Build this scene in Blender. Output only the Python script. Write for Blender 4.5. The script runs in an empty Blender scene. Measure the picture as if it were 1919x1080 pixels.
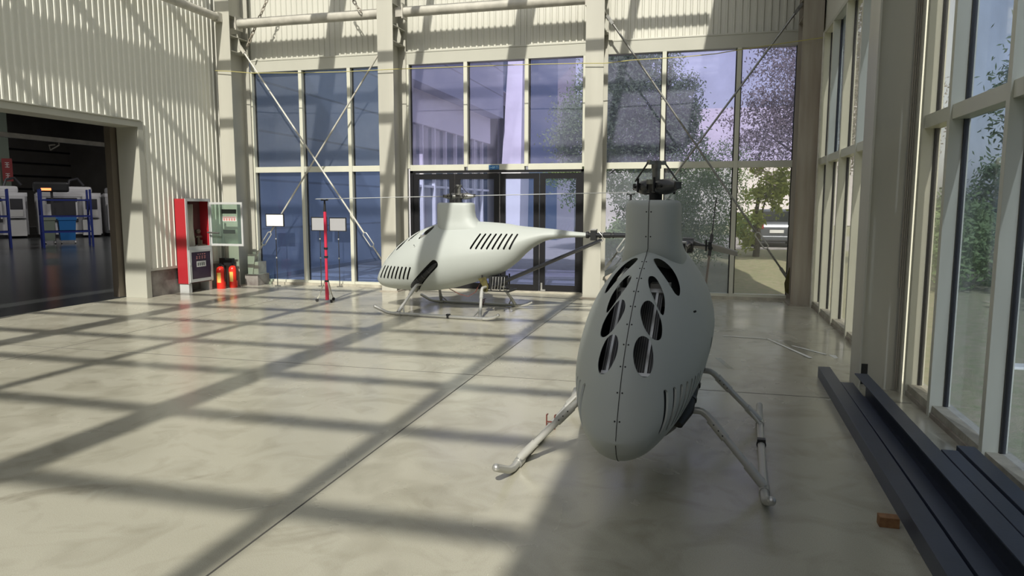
import bpy, bmesh, math, random
import numpy as np
from mathutils import Vector, Matrix
random.seed(7)
SC = bpy.context.scene
COL = SC.collection
R = math.radians

# ------------------------------------------------------------------ camera
FPX = 1337.7
cam_d = bpy.data.cameras.new('camera'); cam = bpy.data.objects.new('camera', cam_d); COL.objects.link(cam)
cam_d.sensor_width = 36.0; cam_d.lens = FPX / 1919 * 36.0
cam_d.clip_start = .05; cam_d.clip_end = 400
yaw, pitch, roll = R(14.792), R(6.637), R(.111)
fwd = Vector((-math.sin(yaw) * math.cos(pitch), math.cos(yaw) * math.cos(pitch), -math.sin(pitch)))
rt = Vector((math.cos(yaw), math.sin(yaw), 0)); up = rt.cross(fwd)
r2 = math.cos(roll) * rt + math.sin(roll) * up; u2 = -math.sin(roll) * rt + math.cos(roll) * up
M = Matrix((r2, u2, -fwd)).transposed().to_4x4(); M.translation = Vector((0, 0, 1.6))
cam.matrix_world = M
SC.camera = cam

# ------------------------------------------------------------------ light
SUN_DIR = Vector((-.175, 1.2, -1.0)).normalized()
sd = bpy.data.lights.new('sun', 'SUN'); so = bpy.data.objects.new('sun', sd); COL.objects.link(so)
so.rotation_euler = SUN_DIR.to_track_quat('-Z', 'Y').to_euler(); so.location = (3, -20, 20)
sd.energy = 4.5; sd.angle = R(.6); sd.color = (1, .955, .86)
W = bpy.data.worlds.new('world'); SC.world = W; W.use_nodes = True
nt = W.node_tree; bg = nt.nodes['Background']
sky = nt.nodes.new('ShaderNodeTexSky'); sky.sky_type = 'NISHITA'; sky.sun_disc = False
sky.sun_elevation = R(39.5); sky.sun_rotation = R(172); sky.air_density = 1.2; sky.dust_density = 2.0
hs = nt.nodes.new('ShaderNodeHueSaturation'); hs.inputs['Saturation'].default_value = .28; nt.links.new(sky.outputs[0], hs.inputs['Color']); nt.links.new(hs.outputs[0], bg.inputs[0]); bg.inputs[1].default_value = .165
SC.view_settings.view_transform = 'Standard'; SC.view_settings.look = 'None'
SC.view_settings.gamma = 1; SC.view_settings.use_curve_mapping = False
SC.view_settings.exposure = 0.0

# ------------------------------------------------------------------ materials
def mat(name, col, rough=.5, metal=0., noise=None, bump=None, spec=.5, coat=0., emit=None, col2=None):
    """noise=(scale, amount, stretch_z) mottles the colour; bump=(scale, strength)"""
    m = bpy.data.materials.new(name); m.use_nodes = True
    n = m.node_tree; b = n.nodes['Principled BSDF']
    b.inputs['Base Color'].default_value = (*col, 1); b.inputs['Roughness'].default_value = rough
    b.inputs['Metallic'].default_value = metal; b.inputs['Specular IOR Level'].default_value = spec
    b.inputs['Coat Weight'].default_value = coat
    if emit: b.inputs['Emission Color'].default_value = (*emit[0], 1); b.inputs['Emission Strength'].default_value = emit[1]
    if noise or bump:
        tc = n.nodes.new('ShaderNodeTexCoord')
    if noise:
        mp = n.nodes.new('ShaderNodeMapping'); n.links.new(tc.outputs['Object'], mp.inputs[0])
        mp.inputs['Scale'].default_value = (1, 1, noise[2] if len(noise) > 2 else 1)
        t = n.nodes.new('ShaderNodeTexNoise'); t.inputs['Scale'].default_value = noise[0]; t.inputs['Detail'].default_value = 6
        n.links.new(mp.outputs[0], t.inputs[0])
        r = n.nodes.new('ShaderNodeValToRGB'); r.color_ramp.elements[0].position = .3; r.color_ramp.elements[1].position = .7
        c2 = col2 if col2 else tuple(c * (1 - noise[1]) for c in col)
        r.color_ramp.elements[0].color = (*c2, 1); r.color_ramp.elements[1].color = (*col, 1)
        n.links.new(t.outputs[0], r.inputs[0]); n.links.new(r.outputs[0], b.inputs['Base Color'])
    if bump:
        t = n.nodes.new('ShaderNodeTexNoise'); t.inputs['Scale'].default_value = bump[0]; t.inputs['Detail'].default_value = 5
        n.links.new(tc.outputs['Object'], t.inputs[0])
        bp = n.nodes.new('ShaderNodeBump'); bp.inputs['Strength'].default_value = bump[1]; bp.inputs['Distance'].default_value = .01
        n.links.new(t.outputs[0], bp.inputs['Height']); n.links.new(bp.outputs[0], b.inputs['Normal'])
    return m

def film(name, tint, diff, fac, rough=.04, tex=0.0):
    """window pane carrying a perforated film: transparent + milky diffuse + gloss"""
    m = bpy.data.materials.new(name); m.use_nodes = True; n = m.node_tree; n.nodes.clear()
    out = n.nodes.new('ShaderNodeOutputMaterial')
    tr = n.nodes.new('ShaderNodeBsdfTransparent'); tr.inputs[0].default_value = (*tint, 1)
    df = n.nodes.new('ShaderNodeBsdfDiffuse'); df.inputs[0].default_value = (*diff, 1)
    tl = n.nodes.new('ShaderNodeBsdfTranslucent'); tl.inputs[0].default_value = (*diff, 1)
    gl = n.nodes.new('ShaderNodeBsdfGlossy'); gl.inputs['Roughness'].default_value = rough
    a = n.nodes.new('ShaderNodeMixShader'); a.inputs[0].default_value = .5
    n.links.new(df.outputs[0], a.inputs[1]); n.links.new(tl.outputs[0], a.inputs[2])
    c = n.nodes.new('ShaderNodeMixShader'); c.inputs[0].default_value = fac
    n.links.new(tr.outputs[0], c.inputs[1]); n.links.new(a.outputs[0], c.inputs[2])
    if tex > 0:
        tc = n.nodes.new('ShaderNodeTexCoord'); t = n.nodes.new('ShaderNodeTexNoise'); t.inputs['Scale'].default_value = 2.2; t.inputs['Detail'].default_value = 5
        n.links.new(tc.outputs['Object'], t.inputs[0])
        mr = n.nodes.new('ShaderNodeMapRange'); mr.inputs[1].default_value = .35; mr.inputs[2].default_value = .7
        mr.inputs[3].default_value = max(0, fac - tex); mr.inputs[4].default_value = fac + tex
        n.links.new(t.outputs[0], mr.inputs[0]); n.links.new(mr.outputs[0], c.inputs[0])
    lw = n.nodes.new('ShaderNodeLayerWeight'); lw.inputs[0].default_value = .5
    d = n.nodes.new('ShaderNodeMixShader'); pw = n.nodes.new('ShaderNodeMath'); pw.operation = 'POWER'; pw.inputs[1].default_value = 4.5; n.links.new(lw.outputs['Facing'], pw.inputs[0])
    ml = n.nodes.new('ShaderNodeMath'); ml.operation = 'MULTIPLY_ADD'; ml.inputs[1].default_value = .6; ml.inputs[2].default_value = .035; n.links.new(pw.outputs[0], ml.inputs[0]); n.links.new(ml.outputs[0], d.inputs[0])
    n.links.new(c.outputs[0], d.inputs[1]); n.links.new(gl.outputs[0], d.inputs[2])
    n.links.new(d.outputs[0], out.inputs[0])
    return m

MT = dict(
    southwall=mat('darkened_unseen_lining', (.16, .16, .155), .7),  # darkened, on unseen walls and roof, to dim the right side
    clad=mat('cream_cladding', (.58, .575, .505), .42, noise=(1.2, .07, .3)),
    clad_lit=mat('cream_cladding_lit', (.80, .795, .70), .5, noise=(1.2, .06, .3)),  # copy of the cladding, paled to put stronger light into its colour
    trim=mat('cream_trim', (.47, .468, .40), .4, noise=(2, .08, .2)),
    column=mat('cream_column_paint', (.50, .49, .42), .42, noise=(2.5, .18, .12)),
    mull=mat('mullion_paint', (.60, .60, .50), .38, noise=(3, .08, .2)),
    stained=mat('stained_column_paint', (.40, .37, .31), .5, noise=(5, .5, .10), col2=(.22, .18, .14)),
    pipe=mat('pipe_paint', (.55, .53, .46), .4, noise=(6, .3)),
    plinth=mat('concrete_plinth', (.36, .34, .31), .85, noise=(4, .6), col2=(.14, .12, .11)),
    sill=mat('sealed_sill', (.50, .47, .38), .8, noise=(7, .35), bump=(30, .6)),
    black=mat('black_frame', (.012, .012, .014), .35),
    blackp=mat('black_part', (.015, .016, .017), .45),
    rubber=mat('black_rubber', (.01, .01, .01), .7),
    heli=mat('heli_grey_paint', (.43, .46, .435), .52, spec=.4),
    liner=mat('shade_and_box_black', (.012, .013, .013), .7),  # black for shade inside the fuselage; also the equipment box
    silver=mat('brushed_silver', (.55, .55, .53), .35, metal=.7, noise=(20, .15)),
    skid=mat('skid_grey_paint', (.46, .46, .43), .33, metal=.25),
    titan=mat('dark_anodised', (.10, .10, .10), .4, metal=.7, noise=(30, .3)),
    steel=mat('worn_steel', (.30, .30, .28), .38, metal=.8, noise=(25, .35)),
    olive=mat('olive_bracket', (.13, .115, .04), .5, metal=.3, noise=(20, .5)),
    redb=mat('red_bracket', (.13, .035, .025), .5),
    carbon=mat('black_carbon_tube', (.012, .013, .016), .28, coat=.3),
    blade=mat('white_blade', (.68, .70, .68), .35),
    navy=mat('navy_steel', (.048, .060, .092), .42, noise=(6, .15), bump=(60, .05)),
    wood=mat('wood_block', (.34, .17, .07), .7, noise=(30, .4)),
    red=mat('red_enamel', (.38, .022, .03), .35),
    redpole=mat('red_pole', (.55, .03, .07), .4),
    extred=mat('extinguisher_red', (.75, .03, .015), .3),
    yellow=mat('yellow_label', (.75, .52, .12), .6),
    white=mat('white_plate', (.80, .80, .80), .6),
    whitep=mat('white_paint', (.72, .72, .70), .5),
    whitep2=mat('pale_grey_board', (.36, .36, .37), .6),
    paper=mat('paper_notice', (.62, .62, .60), .7),
    cabgrey=mat('cabinet_grey', (.50, .51, .50), .4),
    cabdark=mat('cabinet_window_dark', (.045, .025, .045), .25),
    cabin=mat('cabinet_inside', (.12, .05, .05), .6),
    hose=mat('canvas_hose', (.55, .53, .45), .85, noise=(12, .25, .2)),
    brass=mat('dull_brass', (.14, .11, .08), .45, metal=.6),
    tape=mat('dark_tape', (.035, .045, .04), .5),
    pink=mat('pink_print', (.55, .22, .2), .6),
    rope=mat('yellow_rope', (.42, .38, .14), .8),
    blue=mat('blue_sign', (.02, .12, .32), .4),
    rackblue=mat('rack_blue', (.018, .034, .20), .45),
    binblue=mat('bin_blue', (.03, .20, .55), .5),
    bingrey=mat('bin_grey_green', (.25, .30, .24), .6),
    machine=mat('machine_white', (.55, .55, .56), .45),
    machdark=mat('machine_dark', (.03, .03, .035), .5),
    halldark=mat('hall_wall_dark', (.30, .285, .265), .8, noise=(.6, .3)),
    hallfloor=mat('hall_floor', (.05, .055, .055), .22, noise=(1.0, .3)),
    signred=mat('sign_red', (.24, .025, .025), .5),
    mauve=mat('mauve_paint', (.18, .13, .13), .6),
    led=mat('orange_led', (.1, .02, .01), .5, emit=((1, .25, .08), 2.5)),
    plastic=film('clear_plastic', (.96, .96, .94), (.8, .8, .78), .16, .15),
    tapewhite=mat('white_tape', (.8, .8, .76), .6),
    trunk=mat('tree_bark', (.10, .08, .06), .9, noise=(10, .4)),
    carpaint=mat('car_grey', (.10, .11, .13), .25, metal=.4, coat=.6),
    carglass=mat('car_glass', (.02, .025, .03), .08),
    asphalt=mat('pale_road', (.46, .43, .42), .9, noise=(2, .15)),
    facade=mat('blue_grey_panels', (.27, .31, .40), .5),
    facadewhite=mat('white_render', (.78, .76, .80), .6),
    facadeglass=mat('dark_blue_glazing', (.06, .09, .14), .08),
    stonebld=mat('pale_building', (.62, .58, .60), .7),
    curtain=mat('bag_canvas', (.42, .38, .31), .8, noise=(6, .2)),
    film_up=film('film_upper', (.79, .78, .96), (.58, .58, .74), .17, tex=.05),
    film_slate=film('film_slate', (.72, .79, .90), (.44, .48, .56), .15, tex=.04),
    film_lo=film('film_lower', (.74, .82, .97), (.28, .36, .56), .14, tex=.03),
    film_right=film('film_right', (.66, .72, .82), (.28, .31, .38), .12, tex=.06),
    film_garden=film('film_garden', (.84, .86, .90), (.50, .53, .57), .23, tex=.03),
    clearglass=film('clear_pane', (.93, .93, .92), (.75, .73, .66), .12, tex=.03),
    doorglass=film('door_pane', (.74, .78, .93), (.45, .50, .65), .08, tex=.02),
)
def leafmat(name, c1, c2):
    m = mat(name, c1, .6, noise=(14, .5), col2=c2)
    n = m.node_tree; b = n.nodes['Principled BSDF']
    b.inputs['Transmission Weight'].default_value = 0
    tl = n.nodes.new('ShaderNodeBsdfTranslucent'); tl.inputs[0].default_value = (c1[0] * 1.3, c1[1] * 1.4, c1[2], 1)
    mx = n.nodes.new('ShaderNodeMixShader'); mx.inputs[0].default_value = .35
    out = n.nodes['Material Output']; n.links.new(b.outputs[0], mx.inputs[1]); n.links.new(tl.outputs[0], mx.inputs[2]); n.links.new(mx.outputs[0], out.inputs[0])
    return m
MT['leaf'] = leafmat('leaf_green', (.27, .36, .17), (.12, .19, .08))
MT['leafd'] = leafmat('leaf_dark', (.20, .27, .15), (.09, .13, .08))
MT['leafp'] = leafmat('leaf_plum', (.36, .31, .29), (.16, .14, .15))
MT['leafy'] = leafmat('leaf_lime', (.42, .46, .12), (.2, .26, .06))

def floor_mat():
    m = bpy.data.materials.new('polished_concrete'); m.use_nodes = True; n = m.node_tree; b = n.nodes['Principled BSDF']
    tc = n.nodes.new('ShaderNodeTexCoord'); L = n.links.new
    def noise(s, d=8, w=0):
        t = n.nodes.new('ShaderNodeTexNoise'); t.inputs['Scale'].default_value = s; t.inputs['Detail'].default_value = d
        t.inputs['Distortion'].default_value = w; L(tc.outputs['Object'], t.inputs[0]); return t.outputs[0]
    def ramp(v, a, b_, c1, c2):
        r = n.nodes.new('ShaderNodeValToRGB'); r.color_ramp.elements[0].position = a; r.color_ramp.elements[1].position = b_
        r.color_ramp.elements[0].color = (*c1, 1); r.color_ramp.elements[1].color = (*c2, 1); L(v, r.inputs[0]); return r.outputs[0]
    def mul(a, b_):
        x = n.nodes.new('ShaderNodeMix'); x.data_type = 'RGBA'; x.blend_type = 'MULTIPLY'; x.inputs[0].default_value = 1
        L(a, x.inputs[6]); L(b_, x.inputs[7]); return x.outputs[2]
    c = ramp(noise(.55, 8, .6), .3, .7, (.405, .39, .31), (.49, .475, .39))
    c = mul(c, ramp(noise(2.6, 8, 1.2), .30, .52, (.80, .79, .77), (1, 1, 1)))
    c = mul(c, ramp(noise(1.1, 4, 2.0), .26, .36, (.70, .68, .66), (1, 1, 1)))
    c = mul(c, ramp(noise(260, 2), .34, .5, (.80, .79, .77), (1, 1, 1)))
    L(c, b.inputs['Base Color'])
    ro = n.nodes.new('ShaderNodeMapRange'); ro.inputs[1].default_value = .3; ro.inputs[2].default_value = .7; ro.inputs[3].default_value = .13; ro.inputs[4].default_value = .34
    L(noise(.9, 6, .8), ro.inputs[0]); L(ro.outputs[0], b.inputs['Roughness'])
    b.inputs['Specular IOR Level'].default_value = .6
    bp = n.nodes.new('ShaderNodeBump'); bp.inputs['Strength'].default_value = .05; bp.inputs['Distance'].default_value = .02
    L(noise(1.6, 3), bp.inputs['Height']); L(bp.outputs[0], b.inputs['Normal'])
    return m
MT['floor'] = floor_mat()

def grass_mat():
    m = mat('lawn_grass', (.27, .30, .15), .95, noise=(9, .5), col2=(.42, .36, .25), bump=(60, 1))
    return m
MT['grass'] = grass_mat()
def panel_mat():
    m = MT['facade']; n = m.node_tree; b = n.nodes['Principled BSDF']
    tc = n.nodes.new('ShaderNodeTexCoord'); sp = n.nodes.new('ShaderNodeSeparateXYZ'); n.links.new(tc.outputs['Object'], sp.inputs[0])
    md = n.nodes.new('ShaderNodeMath'); md.operation = 'MODULO'; md.inputs[1].default_value = 1.05; n.links.new(sp.outputs[2], md.inputs[0])
    lt = n.nodes.new('ShaderNodeMath'); lt.operation = 'LESS_THAN'; lt.inputs[1].default_value = .05; n.links.new(md.outputs[0], lt.inputs[0])
    mx = n.nodes.new('ShaderNodeMix'); mx.data_type = 'RGBA'; mx.inputs[6].default_value = (.27, .31, .40, 1); mx.inputs[7].default_value = (.12, .14, .19, 1)
    n.links.new(lt.outputs[0], mx.inputs[0]); n.links.new(mx.outputs[2], b.inputs['Base Color'])
panel_mat()
def radiator_mat():
    m = mat('radiator_fins', (.05, .05, .05), .5, metal=.3); n = m.node_tree; b = n.nodes['Principled BSDF']
    tc = n.nodes.new('ShaderNodeTexCoord'); w = n.nodes.new('ShaderNodeTexWave'); w.inputs['Scale'].default_value = 26; w.bands_direction = 'Y'
    n.links.new(tc.outputs['Object'], w.inputs[0]); r = n.nodes.new('ShaderNodeValToRGB')
    r.color_ramp.elements[0].color = (.015, .015, .015, 1); r.color_ramp.elements[1].color = (.12, .12, .12, 1)
    n.links.new(w.outputs[0], r.inputs[0]); n.links.new(r.outputs[0], b.inputs['Base Color']); return m
MT['radiator'] = radiator_mat()

# ------------------------------------------------------------------ mesh helpers
class G:
    def __init__(s): s.b = bmesh.new()
    def box(s, p0, p1):
        x0, y0, z0 = p0; x1, y1, z1 = p1
        v = [s.b.verts.new(c) for c in [(x0, y0, z0), (x1, y0, z0), (x1, y1, z0), (x0, y1, z0), (x0, y0, z1), (x1, y0, z1), (x1, y1, z1), (x0, y1, z1)]]
        for f in [(0, 3, 2, 1), (4, 5, 6, 7), (0, 1, 5, 4), (1, 2, 6, 5), (2, 3, 7, 6), (3, 0, 4, 7)]: s.b.faces.new([v[i] for i in f])
        return s
    def bar(s, p, q, w, h, upv=(0, 0, 1)):
        p = Vector(p); q = Vector(q); d = (q - p).normalized(); u = Vector(upv)
        if abs(d.dot(u)) > .99: u = Vector((1, 0, 0))
        a = d.cross(u).normalized(); c = a.cross(d)
        vs = []
        for o in (p, q):
            for i, j in ((-1, -1), (1, -1), (1, 1), (-1, 1)): vs.append(s.b.verts.new(o + a * (i * w / 2) + c * (j * h / 2)))
        for f in [(0, 1, 2, 3), (7, 6, 5, 4), (0, 4, 5, 1), (1, 5, 6, 2), (2, 6, 7, 3), (3, 7, 4, 0)]: s.b.faces.new([vs[i] for i in f])
        return s
    def tube(s, pts, r, n=12, cap=True):
        pts = [Vector(p) for p in pts]; rr = r if isinstance(r, (list, tuple)) else [r] * len(pts)
        rings = []; prev = None
        for i, p in enumerate(pts):
            d = (pts[min(i + 1, len(pts) - 1)] - pts[max(i - 1, 0)]).normalized()
            if prev is None:
                u = Vector((0, 0, 1)) if abs(d.z) < .9 else Vector((1, 0, 0)); a = d.cross(u).normalized()
            else: a = (prev - d * prev.dot(d)).normalized()
            prev = a; c = d.cross(a)
            rings.append([s.b.verts.new(p + (a * math.cos(2 * math.pi * k / n) + c * math.sin(2 * math.pi * k / n)) * rr[i]) for k in range(n)])
        for A, B in zip(rings, rings[1:]):
            for k in range(n): s.b.faces.new([A[k], A[(k + 1) % n], B[(k + 1) % n], B[k]])
        if cap: s.b.faces.new(list(reversed(rings[0]))); s.b.faces.new(rings[-1])
        return s
    def ball(s, c, r, sc=(1, 1, 1), u=14, v=10):
        bmesh.ops.create_uvsphere(s.b, u_segments=u, v_segments=v, radius=r, matrix=Matrix.Translation(c) @ Matrix.Diagonal((*sc, 1)))
        return s
    def prism(s, pts, axis, a, b):
        """closed outline pts (2-D) extruded between a and b along axis ('x','y','z')"""
        def P3(p, t): return {'x': (t, p[0], p[1]), 'y': (p[0], t, p[1]), 'z': (p[0], p[1], t)}[axis]
        A = [s.b.verts.new(P3(p, a)) for p in pts]; B = [s.b.verts.new(P3(p, b)) for p in pts]; n = len(pts)
        s.b.faces.new(A); s.b.faces.new(list(reversed(B)))
        for i in range(n): s.b.faces.new([A[(i + 1) % n], A[i], B[i], B[(i + 1) % n]])
        return s
    def loft(s, rings, cap=True):
        R_ = [[s.b.verts.new(p) for p in r] for r in rings]; n = len(R_[0])
        for A, B in zip(R_, R_[1:]):
            for k in range(n): s.b.faces.new([A[k], A[(k + 1) % n], B[(k + 1) % n], B[k]])
        if cap: s.b.faces.new(list(reversed(R_[0]))); s.b.faces.new(R_[-1])
        return s
    def fix(s): bmesh.ops.recalc_face_normals(s.b, faces=s.b.faces[:]); return s
    def obj(s, name, m, parent=None, smooth=False, bevel=0):
        s.fix()
        if bevel: bmesh.ops.bevel(s.b, geom=[e for e in s.b.edges if e.calc_face_angle(0) > .7], offset=bevel, segments=2, affect='EDGES', profile=.6)
        me = bpy.data.meshes.new(name); s.b.to_mesh(me); s.b.free()
        me.materials.append(MT[m] if isinstance(m, str) else m)
        if smooth:
            for p in me.polygons: p.use_smooth = True
            try: me.set_sharp_from_angle(angle=R(38))
            except Exception: pass
        o = bpy.data.objects.new(name, me); COL.objects.link(o)
        if parent: o.parent = parent
        return o

def tag(o, label=None, cat=None, group=None, kind=None):
    if label: o['label'] = label
    if cat: o['category'] = cat
    if group: o['group'] = group
    if kind: o['kind'] = kind
    return o
def empty(name, loc=(0, 0, 0), rz=0, **k):
    o = bpy.data.objects.new(name, None); COL.objects.link(o); o.location = loc; o.rotation_euler = (0, 0, rz); o.empty_display_size = .1
    return tag(o, **k)
def kids(o): return [c for c in bpy.data.objects if c.parent == o]
def copy_tree(o, parent=None):
    c = o.copy(); COL.objects.link(c); c.parent = parent
    for ch in kids(o): copy_tree(ch, c)
    return c
ST = dict(kind='structure')

# ================================================================== the hall
ROOF = 7.0; YB = 12.86; XL = -9.17; XR = 1.82; YS = -9.0
# floor: slab with sawn joints
g = G().box((-9.6, YS, -.2), (2.0, 13.0, 0)); floor = tag(g.obj('floor', 'floor'), **ST)
g = G()
g.box((-2.028, YS, -.001), (-2.018, 12.6, .0012)); g.box((-9.1, 6.305, -.001), (1.7, 6.314, .0012)); g.box((-6.9, YS, -.001), (-6.892, 12.6, .0012)); g.box((-9.1, -.5, -.001), (1.7, -.491, .0012))
g.obj('sawn_joints', mat('joint_dark', (.10, .095, .085), .9), floor)

def cladding(u0, u1, z0, z1, m, name, axis, pos, sgn, parent=None, pitch=.115, rib=.022):
    """vertical ribbed sheet; axis 'y': wall of constant Y (u = X); 'x': wall of constant X (u = Y)"""
    g = G(); pts = []; u = u0
    while u < u1:
        for du, h in ((0, 0), (.062, 0), (.074, 1), (.100, 1), (.113, 0)):
            if u + du < u1: pts.append((u + du, h * rib))
        u += pitch
    pts.append((u1, 0)); V = []
    for a, h in pts:
        if axis == 'y': c0 = (a, pos + sgn * h)
        else: c0 = (pos + sgn * h, a)
        V.append((g.b.verts.new((*c0, z0)), g.b.verts.new((*c0, z1))))
    for A, B in zip(V, V[1:]): g.b.faces.new([A[0], B[0], B[1], A[1]])
    back = -sgn * .05
    if axis == 'y': g.box((u0, min(pos + back, pos + sgn * -.004), z0), (u1, max(pos + back, pos - sgn * .004), z1))
    else: g.box((min(pos + back, pos - sgn * .004), u0, z0), (max(pos + back, pos - sgn * .004), u1, z1))
    return g.obj(name, m, parent)

# back wall above the glazing
wb = tag(cladding(-9.1, 1.75, 4.42, ROOF, 'clad', 'wall_back', 'y', YB, -1), **ST)
for a, b in ((-8.72, -5.55), (-5.42, -1.95), (-1.66, 1.43)):
    g = G().box((a, 12.72, 4.19), (b, 12.9, 4.43)).box((a, 12.712, 4.40), (b, 12.72, 4.425)); g.obj('header_beam', 'trim', wb, bevel=.003)
# left wall
wl = tag(cladding(10.24, 12.62, .47, ROOF, 'clad_lit', 'wall_left', 'x', XL, 1), **ST)
cladding(5.5, 10.24, 2.96, ROOF, 'clad_lit', 'upper_cladding', 'x', XL, 1, wl)
cladding(YS, 5.5, .0, ROOF, 'clad_lit', 'south_cladding', 'x', XL, 1, wl)
G().box((-9.40, 10.3, 0), (XL - .005, 13.0, .455)).obj('concrete_base', 'plinth', wl)
G().box((-9.58, 10.25, .455), (XL - .05, 13.0, ROOF)).box((-9.58, 5.5, 2.96), (XL - .05, 10.25, ROOF)).obj('wall_core', 'halldark', wl)
G().box((XL - .01, 10.245, .455), (XL + .03, 12.6, .50)).obj('base_rail', 'trim', wl)
# opening trim
t1 = tag(G().box((XL - .40, 10.13, 0), (XL + .035, 10.25, 2.98)).obj('trim_1', 'trim', bevel=.004), **ST)
t2 = tag(G().box((XL - .40, 5.4, 2.88), (XL + .04, 10.13, 2.98)).box((XL, 5.4, 2.98), (XL + .06, 10.2, 3.0)).obj('trim_2', 'trim', bevel=.004), **ST)
t3 = tag(G().box((XL - .40, 5.4, 0), (XL + .035, 5.5, 2.88)).obj('trim_3', 'trim', bevel=.004), **ST)
# sliding door edge parked inside the opening
sd_ = tag(G().box((-9.72, 10.02, 0.02), (-9.60, 10.9, 2.9)).obj('door_5', mat('brown_door_edge', (.13, .11, .085), .6)), **ST)
# rear wall & floor apron
tag(G().box((-9.4, YS - .2, 0), (2.0, YS, ROOF)).obj('wall_rear', 'southwall'), **ST)
# right wall above the glazing + unseen solid part added to darken the right side
wr = tag(G().box((1.74, YS, 4.20), (1.92, 13.0, ROOF)).obj('wall_right', 'clad'), **ST)
G().box((1.70, YS, 0), (1.92, 2.70, 4.2)).obj('darkening_panel', 'southwall', wr)
G().box((1.715, YS, 4.19), (1.74, 12.7, 4.24)).obj('lower_flashing', 'trim', wr)

# roof: rafters and purlins under open glazing, solid eaves strip on the right
cl = empty('ceiling', (0, 0, ROOF), **ST)
for x, w in ((-9.0, .2), (-6.55, .30), (-2.78, .30), (-4.65, .12), (-.86, .12)):
    G().box((x - w / 2, YS, 0), (x + w / 2, 12.9, .25)).obj('rafter', 'trim', cl)
XR_ = [-9.2, -6.55, -4.65, -2.78, -.86, .46]
for y0 in (.6, 1.9, 3.2, 4.57, 5.85, 7.09, 8.33, 9.55, 10.78, 12.0, 13.3, 14.6, 15.9, 17.2, 18.5, 19.8):
    y = y0 - 8.53
    if y > 12.6: continue
    for i in range(5):
        if y0 in (10.78, 12.0) and i in (2, 3): continue  # pieces left out to keep shadow bands off the far helicopter
        G().box((XR_[i] + .02, y - .055, .05), (XR_[i + 1] - .02, y + .055, .16)).obj('purlin', 'trim', cl)
G().box((.46, YS - .2, 0), (1.95, 13.05, .15)).obj('eaves_panel', 'southwall', cl)
G().box((-9.6, YS - .2, 0), (.46, -6.6, .15)).obj('south_sky_cover', 'southwall', cl)  # unseen roof part closed to cut sky light from behind

# columns ----------------------------------------------------------
def hcol(x0, x1, yf, yb, top, m, name='steel_column'):
    """H column; flanges face -Y / +Y"""
    root = empty(name, ((x0 + x1) / 2, (yf + yb) / 2, 0)); cx = (x0 + x1) / 2; cy = (yf + yb) / 2
    def P(gg, nm, mm=m, **k): o = gg.obj(nm, mm, root, **k); o.location = (-cx, -cy, 0); return o
    P(G().box((x0, yf, 0), (x1, yf + .016, top)), 'front_flange', bevel=.002)
    P(G().box((cx - .01, yf + .016, 0), (cx + .01, yb - .016, top)), 'web')
    P(G().box((x0, yb - .016, 0), (x1, yb, top)), 'rear_flange')
    return root, P
specs = [(-9.03, -8.73, 'left corner cream steel column beside the fire hose cabinet, dark gusset brackets at top', 'column'),
         (-5.70, -5.40, 'cream steel column between the cross-braced blue windows and the black glass doors', 'column'),
         (-1.945, -1.64, 'cream steel column right of the black glass doors, dirty at its foot', 'column'),
         (1.415, 1.715, 'stained cream steel column in the right far corner', 'column')]
for i, (a, b, lab, cat) in enumerate(specs):
    root, P = hcol(a, b, 12.12, 12.70, ROOF, 'stained' if i == 3 else 'column')
    tag(root, lab, cat)
    cx = (a + b) / 2
    # stiffeners and gusset plates
    for z in (4.50, 4.78, 5.15):
        P(G().box((a + .005, 12.137, z), (b - .005, 12.684, z + .014)), 'stiffener')
    if i in (0, 1, 2):
        P(G().prism([(cx, 4.52), (cx + .17, 4.52), (cx + .19, 4.62), (cx + .12, 4.86), (cx, 4.86)], 'y', 12.395, 12.41), 'gusset_plate', 'trim')
    P(G().box((a - .03, 12.09, 0), (b + .03, 12.73, .02)), 'base_plate', 'stained')
    if i == 0:
        P(G().prism([(b, .18), (b + .10, .20), (b + .17, .60), (b, .62)], 'y', 12.395, 12.41), 'foot_gusset', 'trim')
        P(G().box((b - .01, 12.3, 0), (b + .28, 12.69, .22)), 'concrete_foot', 'plinth')
        P(G().box((b - .0, 12.42, .22), (b + .22, 12.69, .46)), 'foot_casing', 'pipe')
    if i == 3:
        P(G().prism([(a, .16), (a - .06, .20), (a - .075, .34), (a - .01, .60), (a, .60)], 'y', 12.33, 12.345), 'foot_gusset', 'olive')

# near column on the right wall: flange faces -X
root = empty('steel_column', (1.54, 6.82, 0)); tag(root, 'broad dark beige steel column on the right wall behind the blue beams', 'column')
def P2(gg, nm, mm): o = gg.obj(nm, mm, root); o.location = (-1.54, -6.82, 0); return o
mdark = 'column'
P2(G().box((1.365, 6.65, 0), (1.381, 7.02, ROOF)), 'front_flange', mdark)
P2(G().box((1.381, 6.74, 0), (1.69, 6.76, ROOF)), 'web', mdark)
P2(G().box((1.69, 6.65, 0), (1.706, 7.02, ROOF)), 'rear_flange', mdark)
P2(G().box((1.395, 6.728, .04), (1.45, 6.74, .22)), 'outlet_box', 'blackp')
for k in range(3):
    P2(G().tube([(1.655 + .012 * k, 6.72 - .012 * k, .02 if k else .9), (1.66 + .012 * k, 6.722 - .012 * k, 3), (1.655 + .012 * k, 6.72 - .012 * k, ROOF)], .005, 6), 'wall_cable', 'stained')

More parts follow.
